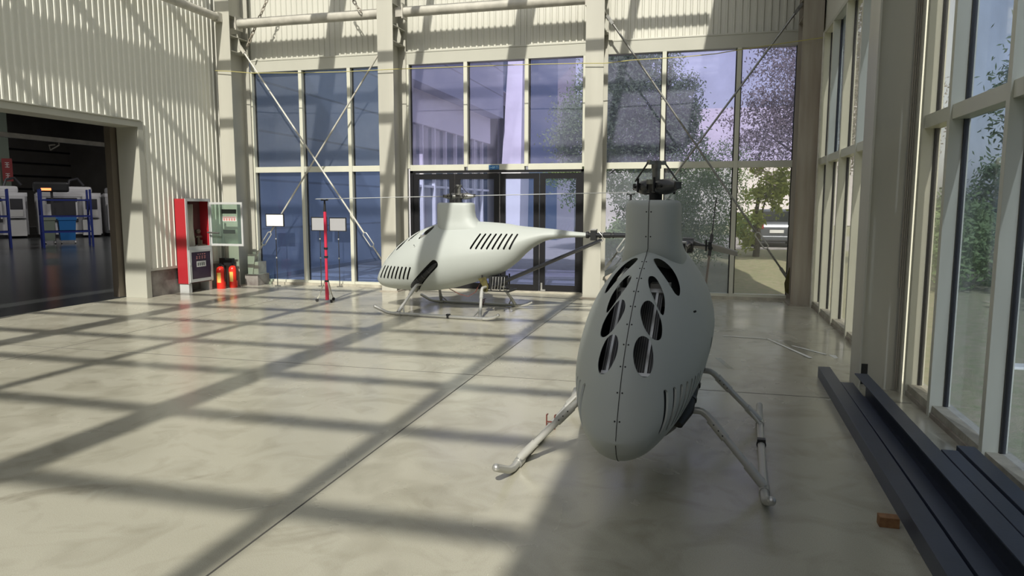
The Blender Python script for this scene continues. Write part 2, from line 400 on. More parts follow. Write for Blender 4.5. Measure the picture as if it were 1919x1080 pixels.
# horizontal braces ------------------------------------------------
for a, b, lab in ((-8.66, -5.75, 'cream round steel tube beam between the left corner column and the next column'),
                  (-5.25, -1.98, 'cream round steel tube beam high above the black glass doors')):
    root = empty('tube_beam', ((a + b) / 2, 12.33, 5.03)); tag(root, lab, 'beam'); cx = (a + b) / 2
    def PP(gg, nm, mm='pipe', **k): o = gg.obj(nm, mm, root, **k); o.location = (-cx, -12.33, -5.03); return o
    PP(G().tube([(a, 12.33, 5.03), (b, 12.33, 5.03)], .088, 20), 'tube', smooth=True)
    for x, s in ((a, -1), (b, 1)):
        PP(G().box((min(x, x + s * .02), 12.22, 4.90), (max(x, x + s * .02), 12.44, 5.16)), 'end_plate')
        PP(G().box((min(x, x + s * .20), 12.30, 4.95), (max(x, x + s * .20), 12.33, 5.11)), 'fin_plate')
root = empty('tube_beam', (-9.0, 8.7, 5.12)); tag(root, 'grey round steel tube beam running along the top of the left ribbed wall', 'beam')
o = G().tube([(-8.93, 5.5, 5.10), (-8.93, 12.0, 5.10)], .075, 18).obj('tube', 'pipe', root, smooth=True); o.location = (9.0, -8.7, -5.12)
o = G().box((-8.99, 11.98, 5.02), (-8.87, 12.11, 5.18)).obj('end_plate', 'pipe', root); o.location = (9.0, -8.7, -5.12)

# crossed tie rods with turnbuckles --------------------------------
def tie_rod(p, q, tb, lab, m='pipe', r=.017):
    p = Vector(p); q = Vector(q); root = empty('tie_rod', q); tag(root, lab, 'brace rod'); d = (q - p).normalized()
    def O(gg, nm, mm=m, **k): o = gg.obj(nm, mm, root, **k); o.location = -q; return o
    L_ = (q - p).length
    c = p + d * (L_ * tb); h = .16
    O(G().tube([p, c - d * h], r, 8), 'rod', smooth=True); O(G().tube([c + d * h, q], r * .9, 8), 'lower_rod', smooth=True)
    n = d.cross(Vector((0, 1, 0))).normalized()
    gg = G()
    for s in (-1, 1): gg.tube([c - d * h, c - d * (h - .03) + n * s * .04, c + d * (h - .03) + n * s * .04, c + d * h], .011, 8)
    O(gg, 'turnbuckle', 'skid', smooth=True)
    O(G().bar(p - d * .05, p + d * .13, .05, .05, (0, 1, 0)), 'clevis', m); O(G().bar(q - d * .16, q + d * .03, .05, .05, (0, 1, 0)), 'clevis', m)
tie_rod((-8.69, 12.40, 4.60), (-5.72, 12.40, .42), .875, 'tie rod falling from the top of the left corner column behind the far helicopter nose')
tie_rod((-5.72, 12.45, 4.50), (-8.69, 12.45, .42), .875, 'tie rod falling left over the blue windows to the left corner column foot')
tie_rod((-1.61, 12.40, 4.72), (1.37, 12.40, .45), .865, 'tie rod falling right to the stained corner column, turnbuckle near its foot', 'steel')
tie_rod((1.40, 12.45, 4.72), (-1.60, 12.45, .50), .90, 'tie rod falling left from the stained corner column top, behind the near rotor head', 'steel')

# hanging chains / cables above
def cable(pts, r, m, name, lab, cat, n=6):
    c = Vector(pts[0]); gg = G().tube([Vector(p) - c for p in pts], r, n); o = gg.obj(name, m, smooth=True); o.location = c; return tag(o, lab, cat)
def chain(p, q, lab):
    p = Vector(p); q = Vector(q); n = int((q - p).length / .075); gg = G(); d = (q - p).normalized(); a = d.cross(Vector((0, 1, 0))).normalized(); b = Vector((0, 1, 0))
    for i in range(n):
        c = (q - p) * ((i + .5) / n); s = a if i % 2 else b
        pts = [c + d * (.055 * math.cos(t)) + s * (.026 * math.sin(t)) for t in [2 * math.pi * k / 8 for k in range(9)]]
        gg.tube(pts, .010, 6, cap=False)
    o = gg.obj('hanging_chain', 'stained'); o.location = p; return tag(o, lab, 'chain')
chain((-8.55, 12.40, 4.62), (-8.0, 12.40, 5.60), 'dangling chain crossing the tube beam beside the left corner column')
chain((-6.42, 12.20, 5.60), (-6.05, 12.20, 5.05), 'short chain above the tube beam, left of the second column')
cable([(-9.04, 12.06, 4.13), (-8.7, 12.05, 4.10), (-8.25, 12.06, 4.05), (-7.25, 12.06, 4.01), (-6.38, 12.06, 3.99), (-5.75, 12.06, 3.99), (-5.34, 12.06, 3.99), (-4.04, 12.06, 3.975), (-2.76, 12.06, 3.955), (-1.94, 12.06, 3.93), (-1.62, 12.06, 3.915), (-1.18, 12.06, 3.945), (-.37, 12.06, 3.955), (.14, 12.06, 3.98), (.47, 12.06, 4.02), (1.38, 12.06, 4.11), (1.70, 12.06, 4.14)], .007, 'rope', 'rope', 'thin yellow rope strung across the columns above the tall windows', 'rope')

# ------------------------------------------------------------------ glazing
def window_back(n, x0, x1, mulls, z0, panes, trans=True, door=False):
    root = empty('window_%d' % n, ((x0 + x1) / 2, 12.8, 0), **ST); cx = (x0 + x1) / 2
    def O(gg, nm, mm='mull', **k): o = gg.obj(nm, mm, root, **k); o.location = (-cx, -12.8, 0); return o
    w = .06
    for x in (x0 + w / 2, x1 - w / 2): O(G().box((x - w / 2, 12.72, z0), (x + w / 2, 12.88, 4.19)), 'jamb', bevel=.003)
    for x in mulls: O(G().box((x - .035, 12.72, z0 if not door else 2.30), (x + .035, 12.86, 4.19)), 'mullion', bevel=.003)
    xs = [x0 + w] + [v for x in mulls for v in (x - .035, x + .035)] + [x1 - w]
    for a, b in zip(xs[::2], xs[1::2]):
        O(G().box((a, 12.735, 2.235), (b, 12.86, 2.345)), 'transom', bevel=.003)
    i = 0
    for a, b in zip(xs[::2], xs[1::2]):
        O(G().box((a - .01, 12.82, 2.32), (b + .01, 12.826, 4.2)), 'pane', panes[0][i])
        O(G().box((a, 12.805, 2.345), (a + .018, 12.845, 4.19)).box((b - .018, 12.805, 2.345), (b, 12.845, 4.19)), 'gasket', 'black')
        if not door:
            O(G().box((a - .01, 12.82, z0 + .05), (b + .01, 12.826, 2.25)), 'pane', panes[1][i])
            O(G().box((a, 12.805, .07), (a + .018, 12.845, 2.235)).box((b - .018, 12.805, .07), (b, 12.845, 2.235)), 'gasket', 'black')
        i += 1
    if not door:
        O(G().box((x0, 12.74, .045), (x1, 12.88, .09)), 'bottom_rail'); O(G().box((x0, 12.68, 0), (x1, 12.9, .045)), 'sill', 'sill')
    return root
window_back(1, -8.76, -5.45, [-7.635, -6.597], 0, (['film_slate'] * 3, ['film_lo'] * 3))
window_back(2, -5.42, -2.02, [-4.25, -3.10], 2.28, (['film_up'] * 3, []), door=True)
window_back(3, -1.78, 1.49, [-.69, .525], 0, (['film_up'] * 3, ['film_garden', 'film_garden', 'clearglass']))

# black entrance doors
tag(G().box((-5.36, 12.72, 2.195), (-2.05, 12.86, 2.236)).box((-5.36, 12.72, 0), (-5.30, 12.86, 2.236)).box((-2.09, 12.72, 0), (-2.05, 12.86, 2.236)).obj('trim_4', 'black'), **ST)
tag(G().box((-5.36, 12.66, 0), (-2.05, 12.92, .025)).obj('trim_5', 'sill'), **ST)
for i, (a, b, hs) in enumerate([(-5.30, -4.485, 1), (-4.47, -3.615, -1), (-3.60, -2.865, 1), (-2.85, -2.09, -1)]):
    root = empty('door_%d' % (i + 1), ((a + b) / 2, 12.78, 0), **ST)
    cx = (a + b) / 2
    def O(gg, nm, mm='black', **k): o = gg.obj(nm, mm, root, **k); o.location = (-cx, -12.78, 0); return o
    sw = .10
    O(G().box((a, 12.75, .03), (a + sw, 12.80, 2.175)).box((b - sw, 12.75, .03), (b, 12.80, 2.175)).box((a + sw, 12.75, .03), (b - sw, 12.80, .14)).box((a + sw, 12.75, 2.075), (b - sw, 12.80, 2.175)), 'door_frame')
    O(G().box((a + sw - .01, 12.772, .13), (b - sw + .01, 12.778, 2.085)), 'pane', 'doorglass')
    hx = b - .05 if hs > 0 else a + .05
    if i in (0, 3): O(G().tube([(hx, 12.75, .98), (hx, 12.72, .98), (hx, 12.72, 1.12), (hx, 12.75, 1.12)], .008, 8), 'door_handle', 'black', smooth=True)
    if i == 3: O(G().box((a + .03, 12.735, .06), (a + .06, 12.752, .18)).box((a + .03, 12.72, .03), (a + .12, 12.752, .06)), 'door_stop', 'silver')
# exit sign sticker on the transom
s = tag(G().box((-3.805, 12.724, 2.245), (-3.61, 12.732, 2.325)).obj('exit_sign', 'blue'), 'small blue exit sign sticker on the transom above the black doors', 'sign')
G().box((-3.79, 12.7215, 2.275), (-3.745, 12.7236, 2.290)).prism([(-3.79, 2.268), (-3.765, 2.283), (-3.79, 2.298)], 'y', 12.7215, 12.7236).box((-3.735, 12.7215, 2.262), (-3.725, 12.7236, 2.305)).box((-3.715, 12.7215, 2.262), (-3.70, 12.7236, 2.30)).box((-3.70, 12.7215, 2.29), (-3.685, 12.7236, 2.30)).box((-3.665, 12.7215, 2.258), (-3.66, 12.7236, 2.31)).box((-3.635, 12.7215, 2.258), (-3.63, 12.7236, 2.31)).box((-3.665, 12.7215, 2.305), (-3.63, 12.7236, 2.31)).obj('pictogram', mat('pale_print', (.35, .6, .75), .5), s)

def window_right(n, y0, y1, mulls, up_m, lo_m, lab=None):
    root = empty('window_%d' % n, (1.77, (y0 + y1) / 2, 0), **ST); cy = (y0 + y1) / 2
    def O(gg, nm, mm='mull', **k): o = gg.obj(nm, mm, root, **k); o.location = (-1.77, -cy, 0); return o
    for y in [y0 + .03, y1 - .03] + mulls: O(G().box((1.72, y - .03, 0.0), (1.86, y + .03, 4.2)), 'mullion', bevel=.003)
    ys = [y0 + .06] + [v for y in mulls for v in (y - .03, y + .03)] + [y1 - .06]
    i = 0
    for a, b in zip(ys[::2], ys[1::2]):
        O(G().box((1.735, a, 2.225), (1.86, b, 2.33)), 'transom', bevel=.003)
        O(G().box((1.826, a - .01, 2.30), (1.832, b + .01, 4.2)), 'pane', up_m[i % len(up_m)])
        O(G().box((1.826, a - .01, .07), (1.832, b + .01, 2.25)), 'pane', lo_m[i % len(lo_m)])
        O(G().box((1.812, b - .018, .09), (1.845, b, 2.225)).box((1.812, b - .018, 2.33), (1.845, b, 4.2)), 'gasket', 'black')
        O(G().box((1.74, a, 0), (1.88, b, .09)), 'sill', 'sill'); i += 1
    O(G().box((1.725, y0, 0), (1.745, y1, .035)), 'kick_plate', 'stained')
    return root
window_right(4, 7.08, 12.10, [8.25, 9.28, 10.30, 11.28], ['clearglass', 'film_right'], ['clearglass'])
window_right(5, 2.74, 6.66, [3.84, 4.90, 5.96], ['film_right', 'film_right', 'film_right', 'clearglass'], ['film_right', 'film_right', 'film_right', 'clearglass'])
# far corner downpipe by the right wall
cable([(1.70, 11.95, 0.0), (1.70, 11.95, 2.3), (1.70, 11.95, 4.19)], .016, 'pipe', 'drain_pipe', 'slim pipe in the right corner beside the stained column', 'pipe', 10)

# ================================================================== helicopters (local: x = towards the tail, y = left of that, z up; right side v = -y)
TS = [-1.39, -1.376, -1.323, -1.253, -1.095, -.959, -.827, -.674, -.525, -.361, -.1, .15, .35, .569, .816, .96, 1.3, 1.537, 1.761, 1.96]
TZ = [.45, .50, .618, .739, .914, 1.026, 1.112, 1.198, 1.257, 1.309, 1.345, 1.355, 1.355, 1.345, 1.325, 1.302, 1.274, 1.255, 1.23, 1.215]
BS = [-1.39, -1.36, -1.3, -1.2, -1.067, -.86, -.538, -.168, .154, .568, .693, .818, .94, 1.062, 1.206, 1.373, 1.538, 1.761, 1.96]
BZ = [.45, .385, .335, .310, .297, .288, .29, .335, .42, .553, .61, .69, .786, .905, 1.012, 1.095, 1.125, 1.145, 1.15]
WS = [-1.39, -1.375, -1.34, -1.28, -1.2, -1.05, -.85, -.6, -.3, 0, .3, .6, .9, 1.2, 1.5, 1.96]
WZ = [0, .07, .13, .18, .222, .272, .322, .36, .388, .395, .375, .325, .25, .165, .09, .042]
KZ = .47; NU = 1.6; NL = 1.9
def smooth_profile(S, Z):
    S = np.array(S); Z = np.array(Z); h = np.diff(S); d = np.diff(Z) / h; m = np.zeros(len(S)); m[0] = d[0]; m[-1] = d[-1]
    for i in range(1, len(S) - 1):
        if d[i - 1] * d[i] > 0:
            w1 = 2 * h[i] + h[i - 1]; w2 = h[i] + 2 * h[i - 1]; m[i] = (w1 + w2) / (w1 / d[i - 1] + w2 / d[i])
    def f(s):
        i = min(max(int(np.searchsorted(S, s)) - 1, 0), len(S) - 2); t = (s - S[i]) / h[i]
        return float((1 + 2 * t) * (1 - t) ** 2 * Z[i] + t * (1 - t) ** 2 * h[i] * m[i] + t * t * (3 - 2 * t) * Z[i + 1] + t * t * (t - 1) * h[i] * m[i + 1])
    return f
fT = smooth_profile(TS, TZ); fB = smooth_profile(BS, BZ); fW = smooth_profile(WS, WZ)
def ring(s, T, B, Wd, n=96):
    zc = B + KZ * (T - B); out = []
    for k in range(n):
        a = 2 * math.pi * k / n; c, si = math.cos(a), math.sin(a); e = NU if si > 0 else NL
        v = Wd * math.copysign(abs(c) ** (2 / e), c); z = zc + ((T - zc) if si > 0 else (zc - B)) * math.copysign(abs(si) ** (2 / e), si)
        out.append((s, v, z))
    return out
def cap_outline(p, q, w, n=7):
    """capsule outline from p to q, width w"""
    p = Vector(p); q = Vector(q); d = (q - p).normalized(); nrm = Vector((-d.y, d.x)); r = w / 2; o = []
    for k in range(n + 1):
        t = math.pi * k / n; o.append(q + nrm * r * math.cos(t) + d * r * math.sin(t))
    for k in range(n + 1):
        t = math.pi * k / n; o.append(p - nrm * r * math.cos(t) - d * r * math.sin(t))
    return [tuple(x) for x in o]
def rnd(pts, it=2):
    for _ in range(it):
        q = []
        for i in range(len(pts)):
            a = pts[i]; b = pts[(i + 1) % len(pts)]
            q += [(a[0] * .75 + b[0] * .25, a[1] * .75 + b[1] * .25), (a[0] * .25 + b[0] * .75, a[1] * .25 + b[1] * .75)]
        pts = q
    return pts
PETALS = [[(.035, 1.288), (.078, 1.284), (.140, 1.240), (.188, 1.182), (.218, 1.12), (.222, 1.075), (.197, 1.090), (.158, 1.146), (.108, 1.203), (.055, 1.258)],
          [(.040, 1.200), (.070, 1.203), (.103, 1.172), (.137, 1.120), (.158, 1.070), (.162, 1.0), (.142, 1.012), (.098, 1.085), (.055, 1.150)],
          [(.036, 1.055), (.052, 1.088), (.086, 1.086), (.13, 1.032), (.162, .967), (.168, .908), (.152, .892), (.120, .905), (.074, .955), (.043, 1.018)],
          [(.045, .917), (.073, .934), (.113, .911), (.135, .86), (.146, .79), (.13, .742), (.1, .74), (.07, .764), (.043, .82), (.035, .87)]]
FSLOT = [((-1.245 + .073 * k, .487), (-1.155 + .072 * k, .665)) for k in range(8)]
RSLOT = [((.335 + .080 * k, .978), (.44 + .078 * k, 1.178)) for k in range(8)]

def build_shell():
    ss = [-1.39 + .0004] + [-1.39 + 3.35 * (1 - math.cos(math.pi / 2 * t)) for t in np.linspace(.03, 1, 110)]
    g = G().loft([ring(s, fT(s), fB(s), max(fW(s), .004)) for s in ss])
    g.fix(); me = bpy.data.meshes.new('shell_src'); g.b.to_mesh(me); g.b.free(); src = bpy.data.objects.new('shell_src', me); COL.objects.link(src)
    c = G()
    for P_ in PETALS:
        mx = sum(p[0] for p in P_) / len(P_); mz = sum(p[1] for p in P_) / len(P_)
        Q_ = [(mx + (p[0] - mx) * .95, mz + (p[1] - mz) * .97) for p in P_]
        for sg in (-1, 1): c.prism(rnd([(p[0] * sg, p[1]) for p in Q_]), 'x', -1.6, -.22)
    for L_ in (FSLOT, RSLOT):
        for p, q in L_:
            for sg in (-1, 1): c.prism(cap_outline(p, q, .027), 'y', sg * .06, sg * .6)
    c.prism(cap_outline((-.66, .36), (-.235, .735), .125, 10), 'y', -.08, -.6)
    c.fix(); mc = bpy.data.meshes.new('cut'); c.b.to_mesh(mc); c.b.free(); cut = bpy.data.objects.new('cut', mc); COL.objects.link(cut)
    so_ = src.modifiers.new('s', 'SOLIDIFY'); so_.thickness = .009; so_.offset = -1
    bo = src.modifiers.new('b', 'BOOLEAN'); bo.operation = 'DIFFERENCE'; bo.object = cut; bo.solver = 'EXACT'
    dg = bpy.context.evaluated_depsgraph_get(); dg.update()
    out = bpy.data.meshes.new_from_object(src.evaluated_get(dg)); out.name = 'fuselage'
    for o in (src, cut): bpy.data.objects.remove(o, do_unlink=True)
    out.materials.clear(); out.materials.append(MT['heli'])
    for p in out.polygons: p.use_smooth = True
    out.set_sharp_from_angle(angle=R(40))
    return out

def make_heli():
    root = empty('unmanned_helicopter'); H = root
    fus = bpy.data.objects.new('fuselage', build_shell()); COL.objects.link(fus); fus.parent = H
    # black liner added so the openings read as shaded
    def Tl(s): return fT(s) - (.20 if s < -.45 else .20 - .17 * min(1, (s + .45) / .25))
    g = G().loft([ring(s, Tl(s), fB(s) + .03, fW(s) * .84, 32) for s in np.linspace(-1.2, 1.5, 40)]); g.obj('shade_liner', 'liner', H, smooth=True)
    # radiator with silver frame behind the petal openings
    a = Vector((-1.10, 0, .72)); b = Vector((-.62, 0, 1.10)); d = (b - a).normalized(); n = Vector((-d.z, 0, d.x))
    rad = G().bar(a, b, .24, .02, (0, 1, 0))
    rad.b.free(); rad = G()
    for sg in (-1, 1):
        pass
    rad.bar(a, b, .26, .02, n).obj('radiator', 'radiator', H)
    gg = G()
    for sg in (-1, 1): gg.bar(a + n * .014 + Vector((0, sg * .10, 0)), b + n * .014 + Vector((0, sg * .10, 0)), .014, .012, n)
    gg.bar(a + n * .016 + Vector((0, -.13, 0)), a + n * .016 + Vector((0, .13, 0)), .022, .012, n); gg.bar(b + n * .016 + Vector((0, -.13, 0)), b + n * .016 + Vector((0, .13, 0)), .03, .012, n)
    gg.obj('radiator_frame', 'silver', H)
    gg = G()
    for v in (.06, .12): gg.tube([(-.62, v, 1.0), (-.50, v + .02, 1.16), (-.36, v, 1.2)], .018, 8)
    gg.box((-.58, -.16, 1.02), (-.48, -.05, 1.15)); gg.obj('engine_block', 'silver', H)
    # mast fairing
    def sq(z, A, B, n=64, e=3.4, cx=-.052): return [(cx + A * math.copysign(abs(math.cos(t)) ** (2 / e), math.cos(t)), B * math.copysign(abs(math.sin(t)) ** (2 / e), math.sin(t)), z) for t in [2 * math.pi * k / n for k in range(n)]]
    zz = [(1.21, -.26, .36, .20), (1.26, -.30, .40, .196), (1.30, -.325, .375, .186), (1.335, -.331, .33, .175), (1.37, -.332, .285, .169), (1.42, -.332, .25, .166), (1.50, -.332, .232, .165), (1.59, -.332, .228, .165), (1.612, -.328, .224, .161), (1.625, -.318, .214, .152), (1.632, -.297, .193, .134)]
    G().loft([sq(z, (x1 - x0) / 2, B, cx=(x0 + x1) / 2) for z, x0, x1, B in zz]).obj('mast_fairing', 'heli', H, smooth=True)
    # seam + fasteners
    pts = [(s, 0, fT(s) + .0005) for s in np.linspace(-1.385, -.46, 60)]
    G().tube([(s, 0, fB(s) - .0005) for s in np.linspace(-1.15, -1.385, 12)] + pts + [(-.43, 0, 1.292)] + [(x0 - .0005, 0, z) for z, x0, x1, B in zz[3:]], .0022, 5).obj('seam', 'rubber', H)
    for s in (-.49, -.58, -.69, -.80, -.91, -1.02, -1.12, -1.21, -1.29, -1.355):
        t = (fT(s + .01) - fT(s - .01)) / .02; nn_ = Vector((-t, 0, 1)).normalized()
        for sg in (-1, 1):
            v = sg * .012; p = Vector((s, v, fT(s) - .0012)); G().tube([p - nn_ * .002, p + nn_ * .002], .0045, 8).obj('fastener', 'rubber', H)
    for z in (1.41, 1.56):
        for sg in (-1, 1):
            G().tube([(-.330, sg * .014, z), (-.3345, sg * .014, z)], .0045, 8).obj('fastener', 'rubber', H)
    G().tube([(-.60, -.30, 1.0), (-.605, -.312, 1.005)], .006, 8).obj('fastener', 'rubber', H)
    # exhaust
    g = G().tube([(-.68, -.235, .36), (-.60, -.265, .42), (-.27, -.315, .70), (-.20, -.29, .76)], [.03, .05, .05, .03], 16)
    ex = g.obj('exhaust_muffler', 'blackp', H, smooth=True)
    G().tube([(-.66, -.15, .30), (-.62, -.20, .335), (-.58, -.25, .40)], .028, 12).obj('exhaust_pipe', 'steel', ex, smooth=True)
    g = G()
    for t in (.2, .45, .75):
        c = Vector((-.60, -.265, .42)).lerp(Vector((-.27, -.325, .70)), t); dd = Vector((.35, -.04, .31)).normalized()
        g.tube([c - dd * .008, c + dd * .008], .0535, 16)
    g.obj('band', 'titan', ex, smooth=True)
    # landing gear
    for sg in (-1, 1):
        y = sg * .715
        sk = G().tube([(-1.03, y * 1.03, .115), (-.96, y * 1.02, .085), (-.86, y * 1.005, .042), (-.79, y, .028), (-.5, y, .026), (.5, y, .026), (.74, y, .028), (.84, y, .05), (.90, y, .085)], .0235, 14).obj('skid', 'skid', H, smooth=True)
        G().ball((-1.032, y * 1.03, .116), .0235).obj('skid_cap', 'silver', sk, smooth=True); G().ball((.902, y, .086), .0235).obj('skid_cap', 'silver', sk, smooth=True)
        if sg < 0:
            G().tube([(.13, y, .026), (.16, y, .026)], .031, 16).box((.12, y - .026, .045), (.17, y + .026, .064)).obj('skid_bracket', 'blackp', sk, smooth=True)
        else:
            G().box((.09, y + .026, .0), (.10, y + .034, .105)).box((.09, y - .034, .0), (.10, y - .026, .105)).box((.09, y - .026, .050), (.10, y + .026, .058)).box((.10, y + .026, .097), (.125, y + .034, .105)).box((.10, y - .034, .097), (.125, y - .026, .105)).obj('skid_bracket', 'redb', sk)
        for sf, kf in ((-.66, -.54), (.63, .52)):
            foot = Vector((sf, y, .045)); knee = Vector((kf, sg * .375, .405)); hip = Vector((kf, sg * .22, .412))
            dd = (foot - knee); leg = G().tube([hip, Vector((kf, sg * .34, .412)), Vector((kf, sg * .362, .408)), knee + dd * .04, foot], .021, 12).obj('leg', 'skid', H, smooth=True)
            G().tube([knee + dd * .10, knee + dd * .36], .027, 12).obj('sleeve', 'skid', leg, smooth=True)
            G().tube([knee + dd * .72, knee + dd * .99], .0265, 12).obj('sleeve', 'titan' if False else 'skid', leg, smooth=True)
            gb = G()
            for t in (.16, .24, .31): c = knee + dd * t; gb.tube([c + Vector((-.029, 0, 0)), c + Vector((.029, 0, 0))], .005, 6)
            gb.obj('bolts', 'titan', leg)
            s2 = .10 if sf < 0 else -.10
            G().tube([knee + dd * .74, Vector((sf + s2, y, .045))], .010, 8).obj('strut', 'skid', leg, smooth=True)
            G().tube([(sf - .045, y, .026), (sf + .045, y, .026)], .030, 14).obj('skid_clamp', 'silver', leg, smooth=True)
    # rear carrier frame below the body
    fr = G()
    for x in (.44, .58, .72): fr.box((x, -.20, .36), (x + .018, -.185, .58)).box((x, .185, .36), (x + .018, .20, .58))
    fr.box((.42, -.20, .345), (.86, -.182, .363)).box((.42, .182, .345), (.86, .20, .363)).box((.42, -.2, .34), (.445, .2, .365)).box((.84, -.2, .34), (.86, .2, .365))
    fr.obj('carrier_frame', 'blackp', H)
    G().box((.52, -.12, .42), (.74, .12, .56)).obj('equipment_box', 'liner', H, bevel=.01)
    G().prism([(.40, .53), (.52, .56), (.56, .42), (.545, .34), (.48, .34), (.47, .42)], 'y', -.235, -.215).obj('leg_bracket', 'olive', H, bevel=.003)
    G().prism([(.40, .53), (.52, .56), (.56, .42), (.545, .34), (.48, .34), (.47, .42)], 'y', .215, .235).obj('leg_bracket', 'olive', H, bevel=.003)
    gg = G()
    for k in range(5): gg.tube([(.60 + .045 * k, -.20, .37), (.62 + .045 * k, -.21, .46 + .02 * (k % 2)), (.61 + .045 * k, -.17, .56)], .004, 6)
    gg.obj('hydraulic_lines', 'silver', H, smooth=True)
    G().tube([(-.20, 0, .345), (.02, -.05, .265), (.16, -.05, .235), (.26, 0, .30), (.34, .02, .47)], .006, 6).obj('belly_wire', 'redb', H, smooth=True)
    # tail
    bm_ = G().tube([(1.90, 0, 1.182), (3.12, 0, 1.19)], .034, 18).obj('tail_boom', 'carbon', H, smooth=True)
    for a_, b_, r_ in ((1.955, 1.99, .047), (2.14, 2.16, .042), (2.21, 2.30, .040), (2.33, 2.345, .043)): G().tube([(a_, 0, 1.185), (b_, 0, 1.185)], r_, 18).obj('collar', 'blackp', bm_, smooth=True)
    G().box((2.02, -.045, 1.11), (2.10, .045, 1.25)).obj('boom_clamp', 'blackp', bm_, bevel=.005)
    G().box((2.015, -.05, 1.25), (2.105, .05, 1.268)).obj('clamp_cap', 'silver', bm_, bevel=.004)
    gg = G().tube([(2.14, -.03, 1.23), (2.19, -.045, 1.18), (2.21, -.03, 1.12), (2.16, -.035, 1.09)], .006, 6).tube([(2.19, 0, 1.23), (2.19, -.044, 1.19), (2.19, -.03, 1.14)], .006, 6); gg.obj('boom_fittings', 'silver', bm_, smooth=True)
    for sg in (-1, 1): G().tube([(.46, sg * .15, .365), (2.17, sg * .02, 1.115)], .024, 12).obj('boom_strut', 'carbon', H, smooth=True)
    gb = G().tube([(3.08, .06, 1.185), (3.08, -.05, 1.185)], .075, 18).box((3.02, -.04, 1.10), (3.12, .04, 1.22)); gbo = gb.obj('tail_gearbox', 'titan', H, smooth=True)
    G().tube([(3.08, -.04, 1.185), (3.08, -.26, 1.175)], .010, 8).obj('tail_shaft', 'blackp', gbo)
    hub = G().box((3.05, -.245, 1.14), (3.11, -.20, 1.22)).box((3.065, -.19, 1.12), (3.095, -.17, 1.24)).obj('tail_hub', 'blackp', gbo, bevel=.004)
    for sg in (-1, 1):
        a_ = R(78) if sg > 0 else R(262)
        dv = Vector((math.cos(a_) * .6, -.08 * sg, math.sin(a_))).normalized(); c0 = Vector((3.08, -.225, 1.18))
        G().bar(c0, c0 + dv * .12, .02, .035, (0, 1, 0)).obj('blade_grip', 'titan', gbo, bevel=.003)
        G().bar(c0 + dv * .11, c0 + dv * .50, .055, .010 if sg > 0 else .022, (0, 1, 0)).obj('tail_blade', 'blackp' if sg > 0 else mat('brown_tail_blade', (.22, .19, .16), .45), gbo, bevel=.002)
    for y0, y1, x0 in ((-.24, -.50, 2.98), (-.02, -.22, 3.06)):
        g = G().prism([(x0, y0), (x0 + .16, y0), (x0 + .13, y1), (x0 + .03, y1)], 'z', 0, .014)
        o = g.obj('tail_fin', mat('fin_pale', (.40, .40, .40), .45), H, bevel=.003)
        for v in o.data.vertices: v.co.z += 1.20 + (v.co.y - y0) * .26 + (v.co.x - x0) * -.5 + (.03 if y0 > -.1 else 0)
    # rotor
    rt_ = G().tube([(0, 0, 1.60), (0, 0, 1.705)], .042, 20).obj('rotor_shaft', 'rubber', H, smooth=True)
    return root

def rotor_head(H, ang, blades, tilt=0.0, z=1.735):
    h = empty('rotor_head', (0, 0, z), R(ang)); h.parent = H; h.rotation_euler = (0, -tilt, R(ang))
    def O(g, n, m, **k): return g.obj(n, m, h, **k)
    O(G().box((-.055, -.040, -.045), (.055, .040, .03)), 'hub', 'titan', bevel=.006)
    O(G().tube([(0, 0, .01), (0, 0, .04)], .062, 20).tube([(0, 0, .04), (0, 0, .11)], .026, 16).tube([(0, 0, .11), (0, 0, .16)], .032, 16), 'hub_mast', 'steel', smooth=True)
    O(G().prism([(-.065, .135), (.065, .135), (.058, .165), (.02, .150), (-.02, .150), (-.058, .165)], 'x', -.02, .02), 'swash_fork', 'steel', bevel=.003)
    O(G().box((-.16, -.012, .022), (.16, .012, .034)), 'pitch_arm', 'titan', bevel=.002)
    for sg in (-1, 1):
        # grip
        rings = []
        for x, w, t in ((.035, .050, .030), (.06, .066, .046), (.12, .068, .050), (.17, .056, .042), (.21, .036, .028), (.25, .026, .020)):
            rings.append([(sg * x, w * math.cos(a), -.008 + t * math.sin(a)) for a in [2 * math.pi * k / 20 for k in range(20)]])
        gr = O(G().loft(rings), 'blade_grip', 'steel' if blades else 'titan', smooth=True)
        gg = G()
        for x in (.09, .125, .16): gg.tube([(sg * x, -.069, -.005), (sg * x, .069, -.005)], .010, 8)
        gg.obj('grip_holes', 'rubber', gr)
        G().box((.245, -.022, -.024) if sg > 0 else (-.262, -.022, -.024), (.262, .022, .020) if sg > 0 else (-.245, .022, .020)).obj('end_plate', 'titan', gr, bevel=.003)
        G().bar((sg * .10, -.07, -.02), (sg * .10, .075, .01), .018, .018).tube([(sg * .10, .075, -.04), (sg * .10, .075, .05)], .008, 8).tube([(sg * .10, -.075, -.055), (sg * .10, -.075, .03)], .008, 8).obj('pitch_horn', 'blackp', gr)
        O(G().tube([(0, sg * .060, .150), (sg * .10, sg * .095, .03)], .0055, 6), 'control_link', 'blackp')
        if blades:
            L0, L1 = .26, blades[0] if sg < 0 else blades[1]
            sec_ = [(-.055, 0), (-.02, .007), (.02, .008), (.045, .004), (.05, 0), (.045, -.003), (-.02, -.004)]
            rr = [[(sg * x, c * f, -.005 + t_ * f + dz) for c, t_ in sec_] for x, f, dz in ((L0, .6, 0), (.45, 1, 0), (L1 * .7, 1, -.0), (L1 - .02, 1, -.0), (L1, .6, -.0))]
            O(G().loft(rr), 'rotor_blade', 'blade', smooth=True)
            O(G().bar((sg * .22, 0, -.005), (sg * .34, 0, -.005), .03, .016), 'blade_root', 'steel', bevel=.002)
    return h

